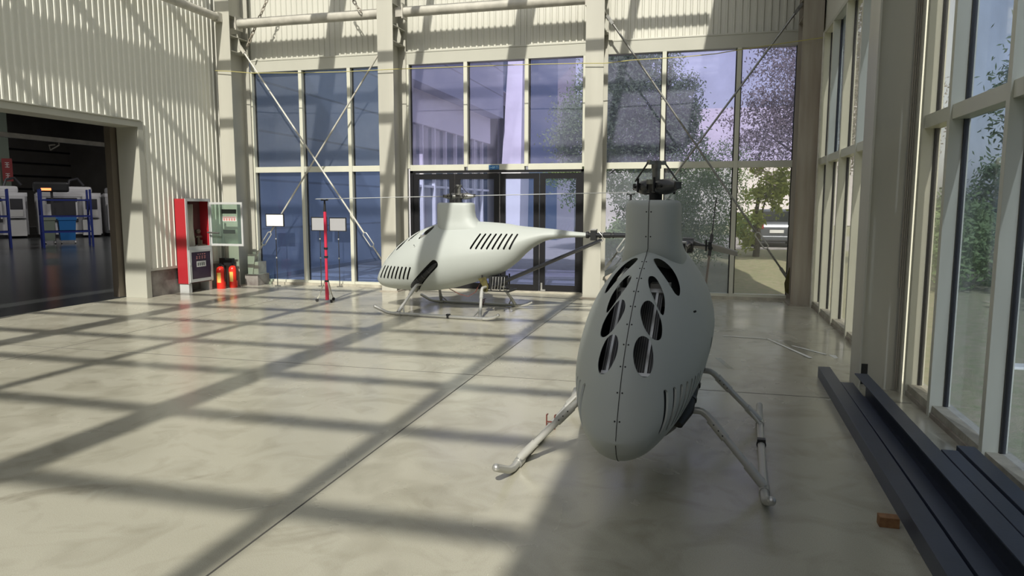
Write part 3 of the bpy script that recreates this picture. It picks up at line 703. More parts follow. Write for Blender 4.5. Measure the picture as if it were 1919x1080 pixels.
near = make_heli()
far = copy_tree(near)
rotor_head(near, 38, None, 0, 1.725)
rotor_head(far, -2.7, (2.62, 2.84), R(.9))
near.location = (-.292, 4.75, 0); near.rotation_euler.z = math.atan2(1.0, .055)
far.location = (-3.5, 10.16, 0); far.rotation_euler.z = math.atan2(-.096, .995)
tag(near, 'near grey unmanned helicopter seen nose-on, without rotor blades', 'helicopter', 'two grey unmanned helicopters')
tag(far, 'far pale grey helicopter side-on before the black doors, long white rotor blades', 'helicopter', 'two grey unmanned helicopters')

# ================================================================== things in the hall
def local(root, base):
    base = Vector(base)
    def O(g, n, m, parent=None, **k):
        o = g.obj(n, m, parent or root, **k)
        if parent is None: o.location = -base
        return o
    return O
# red tripod stands carrying the far blades
def tripod(x, y, h, label):
    root = empty('tripod_stand', (x, y, 0)); tag(root, label, 'stand')
    G().tube([(0, 0, .03), (0, 0, .34)], .031, 16).obj('base_tube', 'redpole', root, smooth=True)
    G().tube([(0, 0, .34), (0, 0, .88)], .023, 16).obj('lower_pole', 'redpole', root, smooth=True)
    G().tube([(0, 0, .88), (0, 0, h - .20)], .025, 16).obj('upper_pole', 'redpole', root, smooth=True)
    for z in (.33, .73, .87): G().tube([(0, 0, z), (0, 0, z + .030)], .034, 16).obj('collar', 'blackp', root, smooth=True)
    G().tube([(0, 0, h - .20), (0, 0, h - .02)], [.022, .014], 12).obj('neck', 'blackp', root, smooth=True)
    G().box((-.05, -.03, h - .022), (.05, .03, h - .008)).box((-.05, -.03, h - .008), (-.042, .03, h + .006)).box((.042, -.03, h - .008), (.05, .03, h + .006)).obj('cradle', 'blackp', root)
    for k in range(3):
        a = R(-38 + 120 * k); d = Vector((math.cos(a), math.sin(a), 0))
        lg = G().tube([d * .045 + Vector((0, 0, .33)), d * .12 + Vector((0, 0, .12)), d * .16 + Vector((0, 0, .045))], .009, 8).obj('leg', 'mull', root, smooth=True)
        t = Vector((-d.y, d.x, 0)); G().tube([d * .165 + Vector((0, 0, .027)) - t * .01, d * .165 + Vector((0, 0, .027)) + t * .01], .027, 14).obj('caster', 'rubber', lg, smooth=True)
    return root
tripod(-5.96, 10.57, 1.685, 'red pole tripod stand on casters under the left blade tip, before blue windows')
tripod(-.93, 9.785, 1.757, 'tripod stand mostly hidden behind the near helicopter mast, only black top showing')

# framed boards on thin stands
for x, z0, z1, w, lab in ((-8.045, 1.17, 1.42, .40, 'leftmost white framed board on a thin stand before the blue window'),
                          (-7.21, 1.09, 1.36, .34, 'middle pale framed board, left of the red tripod pole'),
                          (-6.81, 1.085, 1.352, .36, 'right pale framed board, partly behind the red tripod pole')):
    y = 12.34 if x < -8 else 12.56
    root = empty('display_board', (x, y, 0)); tag(root, lab, 'sign board')
    G().box((-w / 2 + .012, -.006, z0 + .012), (w / 2 - .012, .006, z1 - .012)).obj('board', 'white' if x < -8 else 'whitep2', root)
    G().box((-w / 2, -.012, z0), (w / 2, .012, z0 + .014)).box((-w / 2, -.012, z1 - .014), (w / 2, .012, z1)).box((-w / 2, -.012, z0 + .014), (-w / 2 + .014, .012, z1 - .014)).box((w / 2 - .014, -.012, z0 + .014), (w / 2, .012, z1 - .014)).obj('frame', 'blackp', root)
    G().tube([(0, .016, .01), (0, .016, z1 - .03)], .008, 8).obj('pole', 'titan', root, smooth=True)
    for z in (.56, .93): G().ball((0, .012, z), .018).obj('clamp', 'silver', root, smooth=True)
    G().tube([(0, .016, 0), (0, .016, .012)], .06, 16).obj('base', 'steel', root, smooth=True)

# fire hose cabinet with open glass door
cb = (-9.04, 11.23, 0); root = empty('fire_hose_cabinet', cb); tag(root, 'red and grey fire hose cabinet with its glass door swung open, beside two extinguishers', 'cabinet'); O = local(root, cb)
X0, X1, Y0, Y1 = -9.145, -8.92, 10.90, 11.57
O(G().box((X0, Y0, .17), (X1, Y0 + .012, 1.70)).box((X0, Y1 - .012, .17), (X1, Y1, 1.70)), 'side_panel', 'red')
for z_ in (1.688, .17, .803): O(G().box((X0, Y0 + .012, z_), (X1 - .005, Y1 - .012, z_ + .012)), 'shelf', 'cabin')
O(G().box((X0, Y0, .17), (X0 + .01, Y1, 1.70)), 'back_panel', 'cabin')
O(G().box((X1, Y0, .17), (X1 + .014, Y0 + .05, 1.705)).box((X1, Y1 - .05, .17), (X1 + .014, Y1, 1.705)).box((X1, Y0 + .05, 1.655), (X1 + .014, Y1 - .05, 1.705)).box((X1, Y0 + .05, .78), (X1 + .014, Y1 - .05, .84)), 'face_frame', 'cabgrey')
O(G().box((X0 + .02, Y0 + .02, 0.0), (X1 - .01, Y0 + .10, .17)).box((X0 + .02, Y1 - .10, 0), (X1 - .01, Y1 - .02, .17)), 'foot', 'cabgrey')
dr = O(G().box((X1 + .014, Y0 + .02, .19), (X1 + .03, Y0 + .075, .78)).box((X1 + .014, Y1 - .075, .19), (X1 + .03, Y1 - .02, .78)).box((X1 + .014, Y0 + .075, .19), (X1 + .03, Y1 - .075, .245)).box((X1 + .014, Y0 + .075, .735), (X1 + .03, Y1 - .075, .78)), 'lower_door', 'cabgrey')
G().box((X1 + .016, Y0 + .07, .24), (X1 + .024, Y1 - .07, .74)).obj('door_panel', 'cabdark', dr)
gg = G()
for k, (w_, h_) in enumerate([(.05, .06), (.045, .05), (.06, .055), (.05, .06)]): 
    y = Y0 + .20 + .072 * k; gg.box((X1 + .024, y, .615), (X1 + .0255, y + w_ * .8, .622)).box((X1 + .024, y + .012, .60), (X1 + .0255, y + .02, .665)).box((X1 + .024, y, .65), (X1 + .0255, y + w_ * .9, .656)).box((X1 + .024, y + .03, .605), (X1 + .0255, y + .036, .66))
for k in range(4): gg.box((X1 + .024, Y0 + .24 + .06 * k, .685), (X1 + .0255, Y0 + .275 + .06 * k, .70))
gg.obj('door_lettering', 'pink', dr)
G().box((X1 + .024, Y0 + .21, .46), (X1 + .0258, Y0 + .46, .565)).obj('notice_label', 'paper', dr)
gg = G()
for k in range(4): gg.box((X1 + .0258, Y0 + .235 + .052 * k, .48), (X1 + .0265, Y0 + .262 + .052 * k, .54))
gg.obj('label_print', 'tape', dr)
G().box((X1 + .03, Y0 + .03, .50), (X1 + .045, Y0 + .045, .56)).obj('handle', 'silver', dr)
# opened glass door
ya = Y1 - .015; xa, xb = X1 + .02, X1 + .72
od = O(G().box((xa + .03, ya - .02, 1.60), (xb - .035, ya, 1.64)).box((xa + .03, ya - .02, .83), (xb - .035, ya, .87)).box((xb - .035, ya - .02, .83), (xb, ya, 1.64)).box((xa, ya - .02, .83), (xa + .03, ya, 1.64)), 'open_door', 'cabgrey')
G().box((xa + .02, ya - .012, .86), (xb - .03, ya - .008, 1.61)).obj('glass', film('cabinet_glass', (.75, .86, .80), (.5, .6, .55), .14), od)
gt = G()
gt.box((xa + .25, ya - .016, 1.43), (xb - .13, ya - .012, 1.51)).obj('tape_strip', 'tape', od)
G().box((xa + .27, ya - .016, 1.06), (xb - .17, ya - .012, 1.13)).obj('tape_strip', 'tape', od)
G().box((xa + .27, ya - .0155, 1.29), (xb - .13, ya - .012, 1.38)).obj('print_backing', 'paper', od)
gt = G()
for k in range(5): gt.box((xa + .29 + .055 * k, ya - .017, 1.30), (xa + .325 + .055 * k, ya - .0155, 1.345))
gt.box((xa + .28, ya - .017, 1.355), (xb - .15, ya - .0155, 1.37)); gt.obj('door_print', 'pink', od)
O(G().tube([(xa + .0, ya - .1, 1.08), (xa + .25, ya - .11, 1.07)], .016, 8), 'pull_bar', 'steel', smooth=True)
# contents
gh = G()
for k in range(6): gh.tube([(X0 + .06, Y0 + .14 + .05 * k, 1.60), (X0 + .10, Y0 + .13 + .035 * k, 1.2), (X0 + .09, Y0 + .12 + .045 * k, .83)], [.016, .030, .036], 8)
O(gh, 'fire_hose', 'hose', smooth=True)
O(G().tube([(X0 + .10, Y0 + .47, .82), (X0 + .10, Y0 + .47, 1.02)], .03, 12).ball((X0 + .10, Y0 + .47, 1.10), .05).tube([(X0 + .10, Y0 + .40, 1.0), (X0 + .10, Y0 + .56, 1.0)], .022, 10).tube([(X0 + .10, Y0 + .52, .82), (X0 + .10, Y0 + .52, .94)], .045, 12).box((X0 + .05, Y0 + .36, .815), (X0 + .17, Y0 + .60, .86)), 'hose_valve', 'brass', smooth=True)
O(G().tube([(X0 + .14, Y0 + .36, .815), (X0 + .14, Y0 + .36, .85)], .03, 12), 'hose_coupling', 'silver', smooth=True)

def extinguisher(x, y, lab, scale=1):
    root = empty('fire_extinguisher', (x, y, 0)); tag(root, lab, 'extinguisher'); r = .082 * scale
    G().tube([(0, 0, 0), (0, 0, .012), (0, 0, .36), (0, 0, .40), (0, 0, .425)], [r * .95, r, r, r * .8, r * .35], 24).obj('body', 'extred', root, smooth=True)
    G().tube([(0, 0, .425), (0, 0, .46)], .02, 12).box((-.02, -.055, .455), (.02, .035, .467)).box((-.012, -.08, .475), (.012, .03, .483)).obj('valve', 'blackp', root, smooth=True)
    G().tube([(.02, 0, .45), (r * .9, -.01, .44), (r + .012, -.01, .36), (r + .012, -.01, .14)], .009, 8).obj('hose', 'rubber', root, smooth=True)
    g = G(); n = 8
    A = [(1.004 * r * math.cos(t), 1.004 * r * math.sin(t)) for t in np.linspace(R(-110), R(-55), n)]
    V = [(g.b.verts.new((a[0], a[1], .12)), g.b.verts.new((a[0], a[1], .31))) for a in A]
    for p, q in zip(V, V[1:]): g.b.faces.new([p[0], q[0], q[1], p[1]])
    g.obj('label', 'yellow', root); return root
extinguisher(-8.84, 11.70, 'red fire extinguisher next to the cabinet, front one of the pair')
extinguisher(-8.74, 11.93, 'red fire extinguisher behind the first, against the corner column', .95)
tag(G().box((-9.06, 11.96, .42), (-8.78, 12.05, .56)).obj('black_box', 'blackp'), 'small black box on the corner column above the two extinguishers', 'box')

# navy steel beams
def beam(p, q, w, z0, z1, lab, open_left=False):
    p = Vector((*p, 0)); q = Vector((*q, 0)); d = (q - p).normalized(); n = Vector((d.y, -d.x, 0)); L_ = (q - p).length
    root_loc = (p + q) / 2; g = G(); hw = w / 2; t = .008
    def seg(a0, a1, b0, b1):
        vs = [];
        for z in (a1, b1): pass
    def slab(s0, s1, zz0, zz1, parent_g):
        vs = []
        for o in (p - root_loc, q - root_loc):
            for s_, z in ((s0, zz0), (s1, zz0), (s1, zz1), (s0, zz1)): vs.append(parent_g.b.verts.new(o + n * s_ + Vector((0, 0, z))))
        for f in [(0, 1, 2, 3), (7, 6, 5, 4), (0, 4, 5, 1), (1, 5, 6, 2), (2, 6, 7, 3), (3, 7, 4, 0)]: parent_g.b.faces.new([vs[i] for i in f])
    if open_left:   # channel lying on its web side: flanges top and bottom, open to the left
        slab(-hw, hw, z1 - t, z1, g); slab(-hw, hw, z0, z0 + t, g); slab(-hw, -hw + t, z0 + t, z1 - t, g)
    else:
        slab(-hw, hw, z0, z1, g)
    o = g.obj('steel_beam', 'navy', bevel=.003 if not open_left else 0); o.location = root_loc; o.location.z = 0; return tag(o, lab, 'beam')
beam((1.155, 7.09), (1.02, .9), .105, 0, .10, 'leftmost navy steel box beam on the floor, reaching farthest back')
beam((1.245, 6.50), (1.150, .9), .098, 0, .10, 'navy steel box beam lying directly right of the leftmost beam')
beam((1.335, 6.42), (1.300, .9), .10, 0, .20, 'tall navy steel channel ending at the broad column, dark open side facing left', True)
beam((1.425, 4.50), (1.395, .9), .085, 0, .20, 'navy steel channel starting beside the second window mullion, flush with its left neighbour', False)
beam((1.540, 4.60), (1.500, .9), .095, 0, .20, 'rightmost navy steel beam, closest to the window sill')
tag(G().box((-.046, -.03, 0), (.046, .03, .052)).obj('wood_block', 'wood', bevel=.003), 'small wooden block lying against the leftmost navy beam', 'block').location = (.955, 3.80, 0)

# scraps on the floor near the right corner
def sheet(pts, z, name, m, lab, cat):
    c = Vector((sum(p[0] for p in pts) / len(pts), sum(p[1] for p in pts) / len(pts), 0)); o = G().prism([(p[0] - c.x, p[1] - c.y) for p in pts], 'z', 0.0005, z).obj(name, m); o.location = c; return tag(o, lab, cat)
sheet([(.80, 8.98), (1.06, 8.93), (1.30, 8.30), (1.36, 8.20), (1.22, 8.12), (1.16, 7.92), (1.10, 7.96), (1.02, 8.5), (.98, 8.82)], .004, 'plastic_sheet', 'plastic', 'clear plastic sheet lying on the floor near the right windows', 'plastic sheet')
sheet([(1.37, 8.20), (1.44, 8.16), (1.44, 8.02), (1.40, 8.0)], .003, 'paper_scrap', 'tapewhite', 'small white scrap on the floor right of the plastic sheet', 'scrap')
sheet([(.18, 7.72), (.24, 7.70), (.36, 7.20), (.30, 7.22)], .002, 'tape_strip', 'plastic', 'faint strip of tape on the floor right of the near helicopter', 'tape')
for k, pts_ in enumerate(([(.80, 8.98), (.83, 8.96), (1.18, 7.95), (1.14, 7.94)], [(1.04, 8.60), (1.07, 8.60), (1.36, 8.19), (1.33, 8.17)], [(.30, 9.05), (.80, 9.0), (.80, 8.96), (.30, 9.02)])):
    c = Vector((sum(p[0] for p in pts_) / 4, sum(p[1] for p in pts_) / 4, 0)); o = G().prism([(p[0] - c.x, p[1] - c.y) for p in pts_], 'z', .0045, .0065).obj('plastic_strap', 'tapewhite'); o.location = c
    tag(o, ['long pale strap crossing the plastic sheet on the right floor', 'short pale strap along the near edge of the plastic sheet', 'faint pale strap left of the plastic sheet, pointing at the far windows'][k], 'strap')
# canvas bag behind the third column by the sill
b = G().ball((0, 0, .42), .17, (.9, .55, 1.0), 20, 14).ball((.02, -.02, .22), .19, (.9, .6, 1.15), 20, 14)
for v in b.b.verts: v.co += Vector((math.sin(v.co.z * 23 + v.co.x * 11), math.cos(v.co.z * 19), math.sin(v.co.x * 17))) * .03
for v in b.b.verts: v.co.z = max(0, v.co.z)
bo = tag(b.obj('canvas_bag', 'curtain', smooth=True), 'crumpled beige bag standing behind the column right of the doors', 'bag'); bo.location = (-1.50, 12.36, 0); bo.scale = (.62, .8, .72)

# ================================================================== machine hall behind the left opening
HX0, HX1, HY0, HY1, HZ = -46, -9.6, -6, 44, 8.5
tag(G().box((HX0, HY0, -.2), (-9.6, HY1, -.002)).obj('floor', 'hallfloor'), **ST)
tag(G().box((HX0, HY1, 0), (-9.6, HY1 + .2, HZ)).obj('wall_far', 'halldark'), **ST)
tag(G().box((HX0 - .2, HY0, 0), (HX0, HY1, HZ)).obj('wall_west', 'halldark'), **ST)
tag(G().box((HX0, HY0 - .2, 0), (-9.6, HY0, HZ)).obj('wall_south', 'halldark'), **ST)
tag(G().box((HX0, HY0 - .2, HZ), (-9.35, HY1 + .2, HZ + .2)).obj('ceiling', 'halldark'), **ST)
tag(G().box((-9.6, 13.0, 0), (-9.4, HY1, HZ)).obj('wall_east', 'halldark'), **ST)
def far_pt(px, py):
    """point on the ground for layout notes only"""
    return None
HR = math.atan2(.62, .78)   # machines face the opening
def hthing(name, x, y, label, cat, group=None):
    r = empty(name, (x, y, 0), R(52)); tag(r, label, cat, group); return r     # local x: left->right as seen, local y: away
def hb(r, n, m, x0, x1, y0, y1, z0, z1, parent=None, bevel=.01):
    return G().box((x0, y0, z0), (x1, y1, z1)).obj(n, m, parent or r, bevel=bevel)
def machine(x, y, label, side=1, screen_x=.3, w=2.6, screen=True):
    r = hthing('machining_centre', x, y, label, 'machine', 'machine tools in the dark hall')
    hb(r, 'body', 'machine', -w / 2, w / 2, .3, 2.2, .15, 2.1)
    hb(r, 'hood', 'machine', -w / 2 + .2, w / 2 - .3, .6, 2.0, 2.1, 2.45, bevel=.12)
    d = hb(r, 'sliding_door', 'machdark', -w / 2 + .35, w / 2 - 1.0, .24, .3, .75, 1.9); hb(r, 'door_bar', 'machine', w / 2 - 1.08, w / 2 - 1.0, .2, .26, .9, 1.7, d)
    if screen:
        p = hb(r, 'control_panel', 'machine', w / 2 - .8, w / 2 - .1, -.05, .28, .95, 2.0)
        hb(r, 'screen', 'machdark', w / 2 - .7, w / 2 - .2, -.065, -.05, 1.35, 1.85, p); hb(r, 'keypad', 'paper', w / 2 - .7, w / 2 - .2, -.065, -.05, 1.02, 1.28, p)
    hb(r, 'top_cover', 'machine', -w / 2 - .02, w / 2 + .02, .28, .9, 1.95, 2.14)
    hb(r, 'side_cabinet', 'machine', -w / 2 + .05, -w / 2 + .5, .12, .32, .3, 1.6); hb(r, 'chip_tray', 'paper', w / 2 - .85, w / 2 - .1, .0, .3, .1, .85)
    G().tube([(0, .8, 2.45), (.1, .9, 2.75), (.45, 1.0, 2.85), (.7, 1.0, 2.5)], .06, 10).obj('duct', 'machdark', r)
    hb(r, 'base', 'machdark', -w / 2 + .1, w / 2 - .1, .4, 2.1, 0, .15)
    return r
machine(-31.3, 26.3, 'white machine tool at the far left of the dark hall, big framed screen', w=1.7)
machine(-29.25, 27.9, 'white machine tool behind the blue rack bins, orange display on top')
machine(-28.0, 30.6, 'white machine tool right of the blue rack, screen facing out')
machine(-26.2, 33.4, 'white machine tool at the right edge of the opening', screen=False)
r = hthing('display_unit', -28.9, 26.6, 'black unit with glowing orange numbers above the blue rack', 'display')
hb(r, 'stand', 'machdark', -.05, .05, .2, .3, 0, 2.3); hb(r, 'housing', 'blackp', -.7, .7, .1, .6, 2.15, 2.62, bevel=.1); hb(r, 'digits', 'led', -.42, -.02, .085, .1, 2.22, 2.33)
r = hthing('stack_light', -27.3, 28.4, 'white signal light on a pole above the rack', 'light'); hb(r, 'pole', 'machdark', -.02, .02, 0, .04, 0, 2.25); hb(r, 'lamp', 'machine', -.06, .06, -.04, .08, 2.25, 2.75, bevel=.02)
def rack(x, y, label, w=1.56):
    r = hthing('steel_rack', x, y, label, 'rack', 'blue steel racks in the dark hall')
    for sx in (-w / 2, w / 2):
        for sy in (0, .9): hb(r, 'post', 'rackblue', sx - .035, sx + .035, sy - .035, sy + .035, 0, 2.15, bevel=0)
    for z in (.55, 1.12, 1.72):
        for sy in (0, .9): hb(r, 'beam', 'rackblue', -w / 2, w / 2, sy - .02, sy + .02, z, z + .06, bevel=0)
        hb(r, 'shelf', 'machdark', -w / 2, w / 2, 0, .9, z + .02, z + .035, bevel=0)
    for sx in (-w / 2, w / 2):
        G().bar((sx, 0, .6), (sx, .9, 1.2), .04, .03).bar((sx, .9, 1.2), (sx, 0, 1.75), .04, .03).obj('cross_brace', 'rackblue', r)
    return r
rack(-22.73, 21.49, 'blue steel rack in the hall holding nothing, bins on casters before it')
rack(-24.9, 19.9, 'second blue steel rack farther left, in front of the left machine', 1.7)
for nm, dx, m, lab in (('wheeled_bin', -.30, 'bingrey', 'grey-green wheeled bin left of the blue one in the dark hall'), ('wheeled_bin', .32, 'binblue', 'bright blue wheeled bin in the dark hall under the rack')):
    x = -25.30 + .62 * dx; y = 23.42 + .79 * dx
    r = hthing(nm, x, y, lab, 'bin'); hw = .20 if m == 'bingrey' else .30
    g = G().loft([[(-hw * .85, -.3, .14), (hw * .85, -.3, .14), (hw * .85, .3, .14), (-hw * .85, .3, .14)], [(-hw, -.38, .95), (hw, -.38, .95), (hw, .38, .95), (-hw, .38, .95)]]); g.obj('body', m, r)
    hb(r, 'lid', m, -hw - .03, hw + .03, -.41, .41, .95, 1.08)
    for sx in (-.8, .8): G().tube([(sx * hw - .02, -.28, .06), (sx * hw + .03, -.28, .06)], .06, 12).obj('caster', 'silver', r)
for x, y, h, lab in ((-35.0, 29.3, HZ, 'grey-green steel column inside the hall, red notice beside it'), (-25.2, 26.9, HZ, 'mauve column deep in the hall near the opening edge')):
    r = empty('hall_column', (x, y, 0)); tag(r, lab, 'column'); G().box((-.28, -.28, 0), (.28, .28, h)).obj('shaft', 'mauve' if x > -25 else 'bingrey', r)
r = empty('wall_notice', (-34.35, 29.1, 0)); tag(r, 'tall red notice board with two pale characters on the hall column', 'sign')
o = G().box((-.22, -.17, 2.75), (.22, -.15, 3.9)).obj('board', 'signred', r); r.rotation_euler.z = R(50)
for z in (2.90, 3.45): G().box((-.09, -.176, z), (.09, -.17, z + .03)).box((-.09, -.176, z + .12), (.09, -.17, z + .15)).box((-.015, -.176, z), (.015, -.17, z + .25)).box((-.09, -.176, z + .22), (.09, -.17, z + .25)).obj('character', 'paper', r)
r = empty('ceiling_rail', (-13.2, 10.5, 0)); tag(r, 'horizontal rail with hooks hanging inside the hall opening', 'rail')
o = G().box((-.05, -4.6, 2.90), (.05, 3.9, 2.99)).obj('rail', 'pipe', r)
for y in (-3.9, -1.2, 1.9): G().tube([(0, y, 2.90), (0, y, 2.84), (0, y - .22, 2.72), (0, y - .24, 2.82), (0, y - .10, 2.84)], .014, 6).obj('hook', 'pipe', r)
for y in (-1.5, 3.7): G().box((-.03, y - .03, 2.99), (.03, y + .03, HZ)).obj('hanger', 'pipe', r)
r = empty('hanging_sign', (-12.6, 7.35, 0)); tag(r, 'mauve rectangular panel hanging behind the opening top left', 'panel'); G().box((-.03, -.02, 3.02), (.03, .55, 3.40)).obj('panel', 'mauve', r); G().box((-.01, .2, 3.4), (.01, .22, HZ)).obj('hanger', 'mauve', r)

hw_ = [o for o in bpy.data.objects if o.name == 'wall_west'][0]
for z in (2.6, 3.5, 4.4, 5.3): G().box((HX0, HY0, z), (HX0 + .12, HY1, z + .12)).obj('girt', 'machdark', hw_)
for i, (x, y) in enumerate(((-16, 20), (-22, 12), (-22, 28), (-31, 20))):  # added lamps out of view, only to brighten the hall
    r = empty('fill_lamp', (x, y, 8.3)); tag(r, 'unseen fill lamp added under the dark hall ceiling, above the opening view', 'lamp', 'added fill lamps under the hall ceiling')
    G().box((-.6, -.6, 0), (.6, .6, .1)).obj('housing', 'machine', r)
    ld = bpy.data.lights.new('hall_fill', 'AREA'); ld.shape = 'SQUARE'; ld.size = 1.1; ld.energy = 380; ld.color = (1, .96, .94)
    lo = bpy.data.objects.new('hall_fill', ld); COL.objects.link(lo); lo.location = (0, 0, -.02); lo.parent = r

# ================================================================== outdoors
tag(G().box((-9.4, 13.0, -.25), (60, 120, -.06)).box((2.0, -30, -.25), (60, 13.0, -.06)).obj('ground', 'grass'), **ST)
tag(G().box((-9.3, 19.5, -.06), (40, 27.0, -.055)).obj('lawn_strip', 'grass'), **ST) if 0 else None
tag(G().box((-9.35, 28.5, -.07), (60, 42.0, -.045)).obj('road', 'asphalt'), **ST)
tag(G().box((-9.35, 13.02, -.07), (-2.3, 28.5, -.045)).obj('forecourt', 'asphalt'), **ST)
# factory wing on the left
r = empty('factory_wing', (-9.3, 20, 0)); tag(r, 'blue-grey panelled factory wing outside the left windows, glazed strip beyond', 'building')
O = local(r, (-9.3, 20, 0))
O(G().box((-9.4, 13.05, -.05), (-9.2, 20.5, 8.2)), 'panelled_wall', 'facade')
O(G().box((-9.45, 20.5, 4.3), (-9.2, 31, 5.4)), 'white_band', 'facadewhite')
O(G().box((-9.45, 20.5, 5.4), (-8.6, 31, 8.2)), 'upper_wall', 'facade')
O(G().box((-9.4, 20.5, -.05), (-9.34, 31, 4.3)), 'glazing', 'facadeglass')
for k in range(9): O(G().box((-9.34, 20.7 + 1.15 * k, -.05), (-9.22, 20.8 + 1.15 * k, 4.3)), 'mullion', 'facadewhite')
O(G().box((-9.34, 20.5, 2.2), (-9.26, 31, 2.28)), 'rail', 'facadewhite')
r = empty('entrance_tower', (-8, 33, 0)); tag(r, 'tall glazed entrance tower with leaning white fins outside the doors', 'building'); O = local(r, (-8, 33, 0))
O(G().box((-14, 33.2, -.05), (-6.6, 38, 15)), 'glass_block', 'facadeglass')
O(G().prism([(-11.7, 0), (-10.95, 0), (-10.95, 15), (-11.7, 15)], 'y', 32.0, 33.2), 'fin', 'facadewhite')
O(G().prism([(-9.05, 0), (-8.0, 0), (-7.75, 15), (-8.1, 15)], 'y', 31.6, 33.2), 'fin', 'facadewhite')
O(G().prism([(-10.95, 7.3), (-8.7, 6.0), (-8.7, 6.6), (-10.95, 8.1)], 'y', 32.4, 33.2), 'sloping_beam', 'facadewhite')
for x in (-10.2, -9.5): O(G().box((x, 32.9, -.05), (x + .14, 33.2, 15)), 'mullion', 'facadewhite')
O(G().prism([(-6.6, 0), (-2.0, 0), (-2.0, 5.2), (-6.6, 9.8)], 'y', 40, 46), 'sloped_wing', 'stonebld')
O(G().prism([(-6.6, 5.5), (-2.0, 2.2), (-2.0, 2.8), (-6.6, 6.4)], 'y', 39.8, 40.0), 'wing_band', 'facadeglass')
r = tag(G().box((-2, 62, 0), (16, 70, 9.5)).obj('distant_building', 'stonebld'), 'low pale building far behind the trees in the right bay', 'building')

def tree(name, base, h, crowns, n, leaf, m, label, cat='tree', group=None, seed=1, trunk=True):
    rnd_ = random.Random(seed); r = empty(name, base); tag(r, label, cat, group)
    if trunk:
        g = G().tube([(0, 0, 0), (.05, .02, h * .25), (-.04, .05, h * .5), (.05, 0, h * .8)], [.11, .09, .07, .03], 8)
        for c, rad in crowns: g.tube([(0, 0, h * .3), (c[0] * .5, c[1] * .5, (h * .3 + c[2]) / 2), c], [.05, .035, .015], 6)
        g.obj('trunk', 'trunk', r, smooth=True)
    verts, faces = [], []; tot = sum(q[1][0] * q[1][1] * q[1][2] for q in crowns)
    for c, rad in crowns:
        k = int(n * rad[0] * rad[1] * rad[2] / tot)
        clumps = []
        for _ in range(max(6, k // 90)):
            while True:
                p = [rnd_.uniform(-1, 1) for _ in range(3)]; q = sum(x * x for x in p)
                if .12 < q < 1: break
            clumps.append([p[i] * rad[i] * .88 for i in range(3)])
        for i in range(k):
            cc = rnd_.choice(clumps); s = .22 * min(rad) + .1
            P_ = Vector([c[j] + cc[j] + rnd_.gauss(0, s * .55) for j in range(3)])
            if P_.z < .02: P_.z = .02 + rnd_.random() * .1
            a = Vector([rnd_.gauss(0, 1) for _ in range(3)]).normalized(); b = a.orthogonal().normalized(); L_ = leaf * rnd_.uniform(.6, 1.3)
            i0 = len(verts); verts += [P_ - a * L_, P_ + b * L_ * .45, P_ + a * L_, P_ - b * L_ * .45]; faces.append((i0, i0 + 1, i0 + 2, i0 + 3))
    me = bpy.data.meshes.new('foliage'); me.from_pydata([tuple(v) for v in verts], [], faces); me.materials.append(MT[m]); o = bpy.data.objects.new('foliage', me); COL.objects.link(o); o.parent = r
    return r
tree('broadleaf_tree', (-3.5, 24, -.06), 7.6, [((-.1, 0, 4.2), (1.5, 1.4, 2.0)), ((.9, .2, 5.9), (1.0, 1, 1.5)), ((-.7, 0, 2.6), (1.0, .9, 1.0)), ((.9, 0, 3.0), (.8, .8, 1.4))], 24000, .055, 'leaf', 'green broadleaf tree outside above the right black door', seed=2)
tree('broadleaf_tree', (-1.0, 20.5, -.06), 6.8, [((-.7, 0, 4.6), (1.35, 1.2, 1.8)), ((.35, .1, 4.1), (.9, .9, 1.1)), ((0, 0, 2.9), (1.3, 1, 1.1))], 26000, .052, 'leafd', 'dark green tree outside right of the third column, lit top', seed=3)
tree('broadleaf_tree', (2.9, 20.0, -.06), 8.5, [((-.2, 0, 5.2), (1.7, 1.3, 2.4)), ((1.2, 0, 4.0), (1.6, 1.3, 2.0)), ((-1.4, .2, 3.6), (1.1, 1, 1.1)), ((.6, 0, 6.8), (1.2, 1, 1.2))], 34000, .046, 'leafp', 'tall plum-leaved tree outside the rightmost window of the back wall', seed=4)
tree('garden_bush', (-.35, 18.5, -.06), 2, [((-.7, 0, 1.5), (1.2, .8, .9)), ((.5, 0, 1.5), (1.0, .8, 1.1)), ((.9, .3, 2.6), (.8, .7, .7)), ((-.2, 0, .8), (1.5, .8, .5))], 20000, .036, 'leaf', 'dense green bush outside, right of the near helicopter mast', 'bush', seed=5, trunk=False)
tree('garden_bush', (-2.6, 21.2, -.06), 1, [((0, 0, .7), (.9, .6, .6)), ((.9, .1, .6), (.7, .6, .5))], 2500, .07, 'leaf', 'low bush outside behind the third column', 'bush', seed=9, trunk=False)
tree('lime_shrub', (1.75, 24.5, -.06), 2.8, [((.3, 0, 2.2), (.8, .6, .8)), ((-.2, 0, 1.2), (.6, .5, .5)), ((-.3, .2, .6), (.5, .4, .4))], 2600, .09, 'leafy', 'small yellow-green shrub outside, left of the parked car', 'shrub', seed=6)
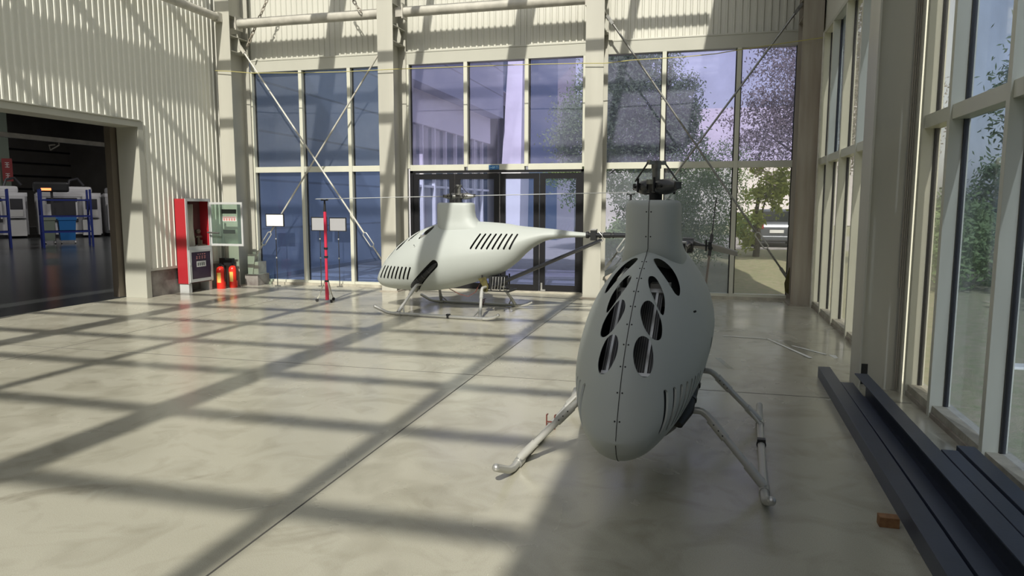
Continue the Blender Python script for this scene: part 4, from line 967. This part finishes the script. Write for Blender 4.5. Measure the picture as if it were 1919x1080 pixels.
# right side: hedge, trees, slope
tree('clipped_bush', (4.9, 15.5, -.06), 1.6, [((0, 0, .9), (1.0, .9, .8)), ((.9, 1.2, .8), (.9, .9, .8))], 4000, .07, 'leaf', 'rounded green bush on the lawn outside the near right windows', 'bush', seed=7, trunk=False)
tree('clipped_bush', (6.9, 21.0, -.06), 1.6, [((0, 0, 1.2), (1.3, 1.2, 1.2))], 3500, .08, 'leafd', 'darker round bush farther out on the right lawn', 'bush', seed=17, trunk=False)
RT = [((9.9, 23.2, -.06), 'leafd', 'dark tree on the right lawn, farthest of that row'), ((8.8, 18.5, -.06), 'leafd', 'dark tree on the right lawn, third of the row from the far end'),
      ((8.2, 12.8, -.06), 'leafd', 'dark tree beside the right windows, level with the near helicopter tail'), ((7.8, 7.4, -.06), 'leaf', 'tree close outside the right windows near the blue beams'),
      ((7.4, 2.0, -.06), 'leafd', 'unseen tree added outside the right windows beside the camera, blocking sun'), ((7.2, -3.5, -.06), 'leafd', 'unseen tree added outside the right windows behind the camera, blocking sun')]  # last two stand out of view, added to block sun
for i, (b_, m_, lab) in enumerate(RT):
    tree('lawn_tree', b_, 7.5, [((0, 0, 4.9), (2.1, 2.3, 2.4)), ((-.6, .6, 3.4), (1.4, 1.6, 1.0)), ((.5, -.8, 6.6), (1.5, 1.5, 1.3))], 9000, .11, m_, lab, group='trees on the lawn along the right wall', seed=20 + i)
tree('clipped_bush', (12.5, 30, -.06), 1.6, [((0, 0, 1.9), (4.5, 1.6, 1.9))], 5000, .12, 'leafd', 'long dark hedge closing the right lawn', 'hedge', seed=31, trunk=False)
tag(G().box((0, 0, 0), (.8, .22, .03)).obj('stone_slab', 'tapewhite', bevel=.01), 'small pale stone lying on the grass outside the right windows', 'stone').location = (3.05, 8.2, -.06)

# parked car, seen from behind
def car(x, y, lab):
    r = empty('parked_car', (x, y, -.045)); tag(r, lab, 'car')
    def sec(yy, w, z0, z1, zr, wr): # lower body then cabin
        return [(-w, yy, z0), (w, yy, z0), (w * 1.02, yy, (z0 + z1) / 2), (w * .97, yy, z1), (wr, yy, zr), (-wr, yy, zr), (-w * .97, yy, z1), (-w * 1.02, yy, (z0 + z1) / 2)]
    g = G().loft([sec(0, .82, .32, .75, .80, .78), sec(.12, .88, .24, .92, 1.0, .84), sec(.5, .92, .2, 1.0, 1.38, .66), sec(1.0, .92, .2, 1.0, 1.50, .62), sec(2.2, .92, .2, .98, 1.50, .62), sec(3.1, .92, .2, .96, 1.05, .80), sec(4.2, .88, .24, .86, .90, .78), sec(4.5, .78, .34, .66, .70, .70)])
    g.obj('body', 'carpaint', r, smooth=True, bevel=0)
    G().prism([(-.66, 1.04), (.66, 1.04), (.56, 1.40), (-.56, 1.40)], 'y', .12, .55).obj('rear_window', 'carglass', r)
    for s in (-1, 1):
        G().box((s * .62 - .14, -.03, .74), (s * .62 + .14, .16, .92)).obj('tail_light', 'signred', r, bevel=.02)
        for yy in (.85, 3.55): G().tube([(s * .94, yy, .32), (s * .72, yy, .32)], .32, 24).obj('wheel', 'rubber', r, smooth=True)
    G().box((-.26, -.03, .58), (.26, .05, .70)).obj('number_plate', 'paper', r); G().box((-.85, -.04, .30), (.85, .12, .46)).obj('bumper', 'carpaint', r, bevel=.03)
    return r
car(2.85, 29.6, 'dark grey parked car seen from behind through the clear lower window pane')
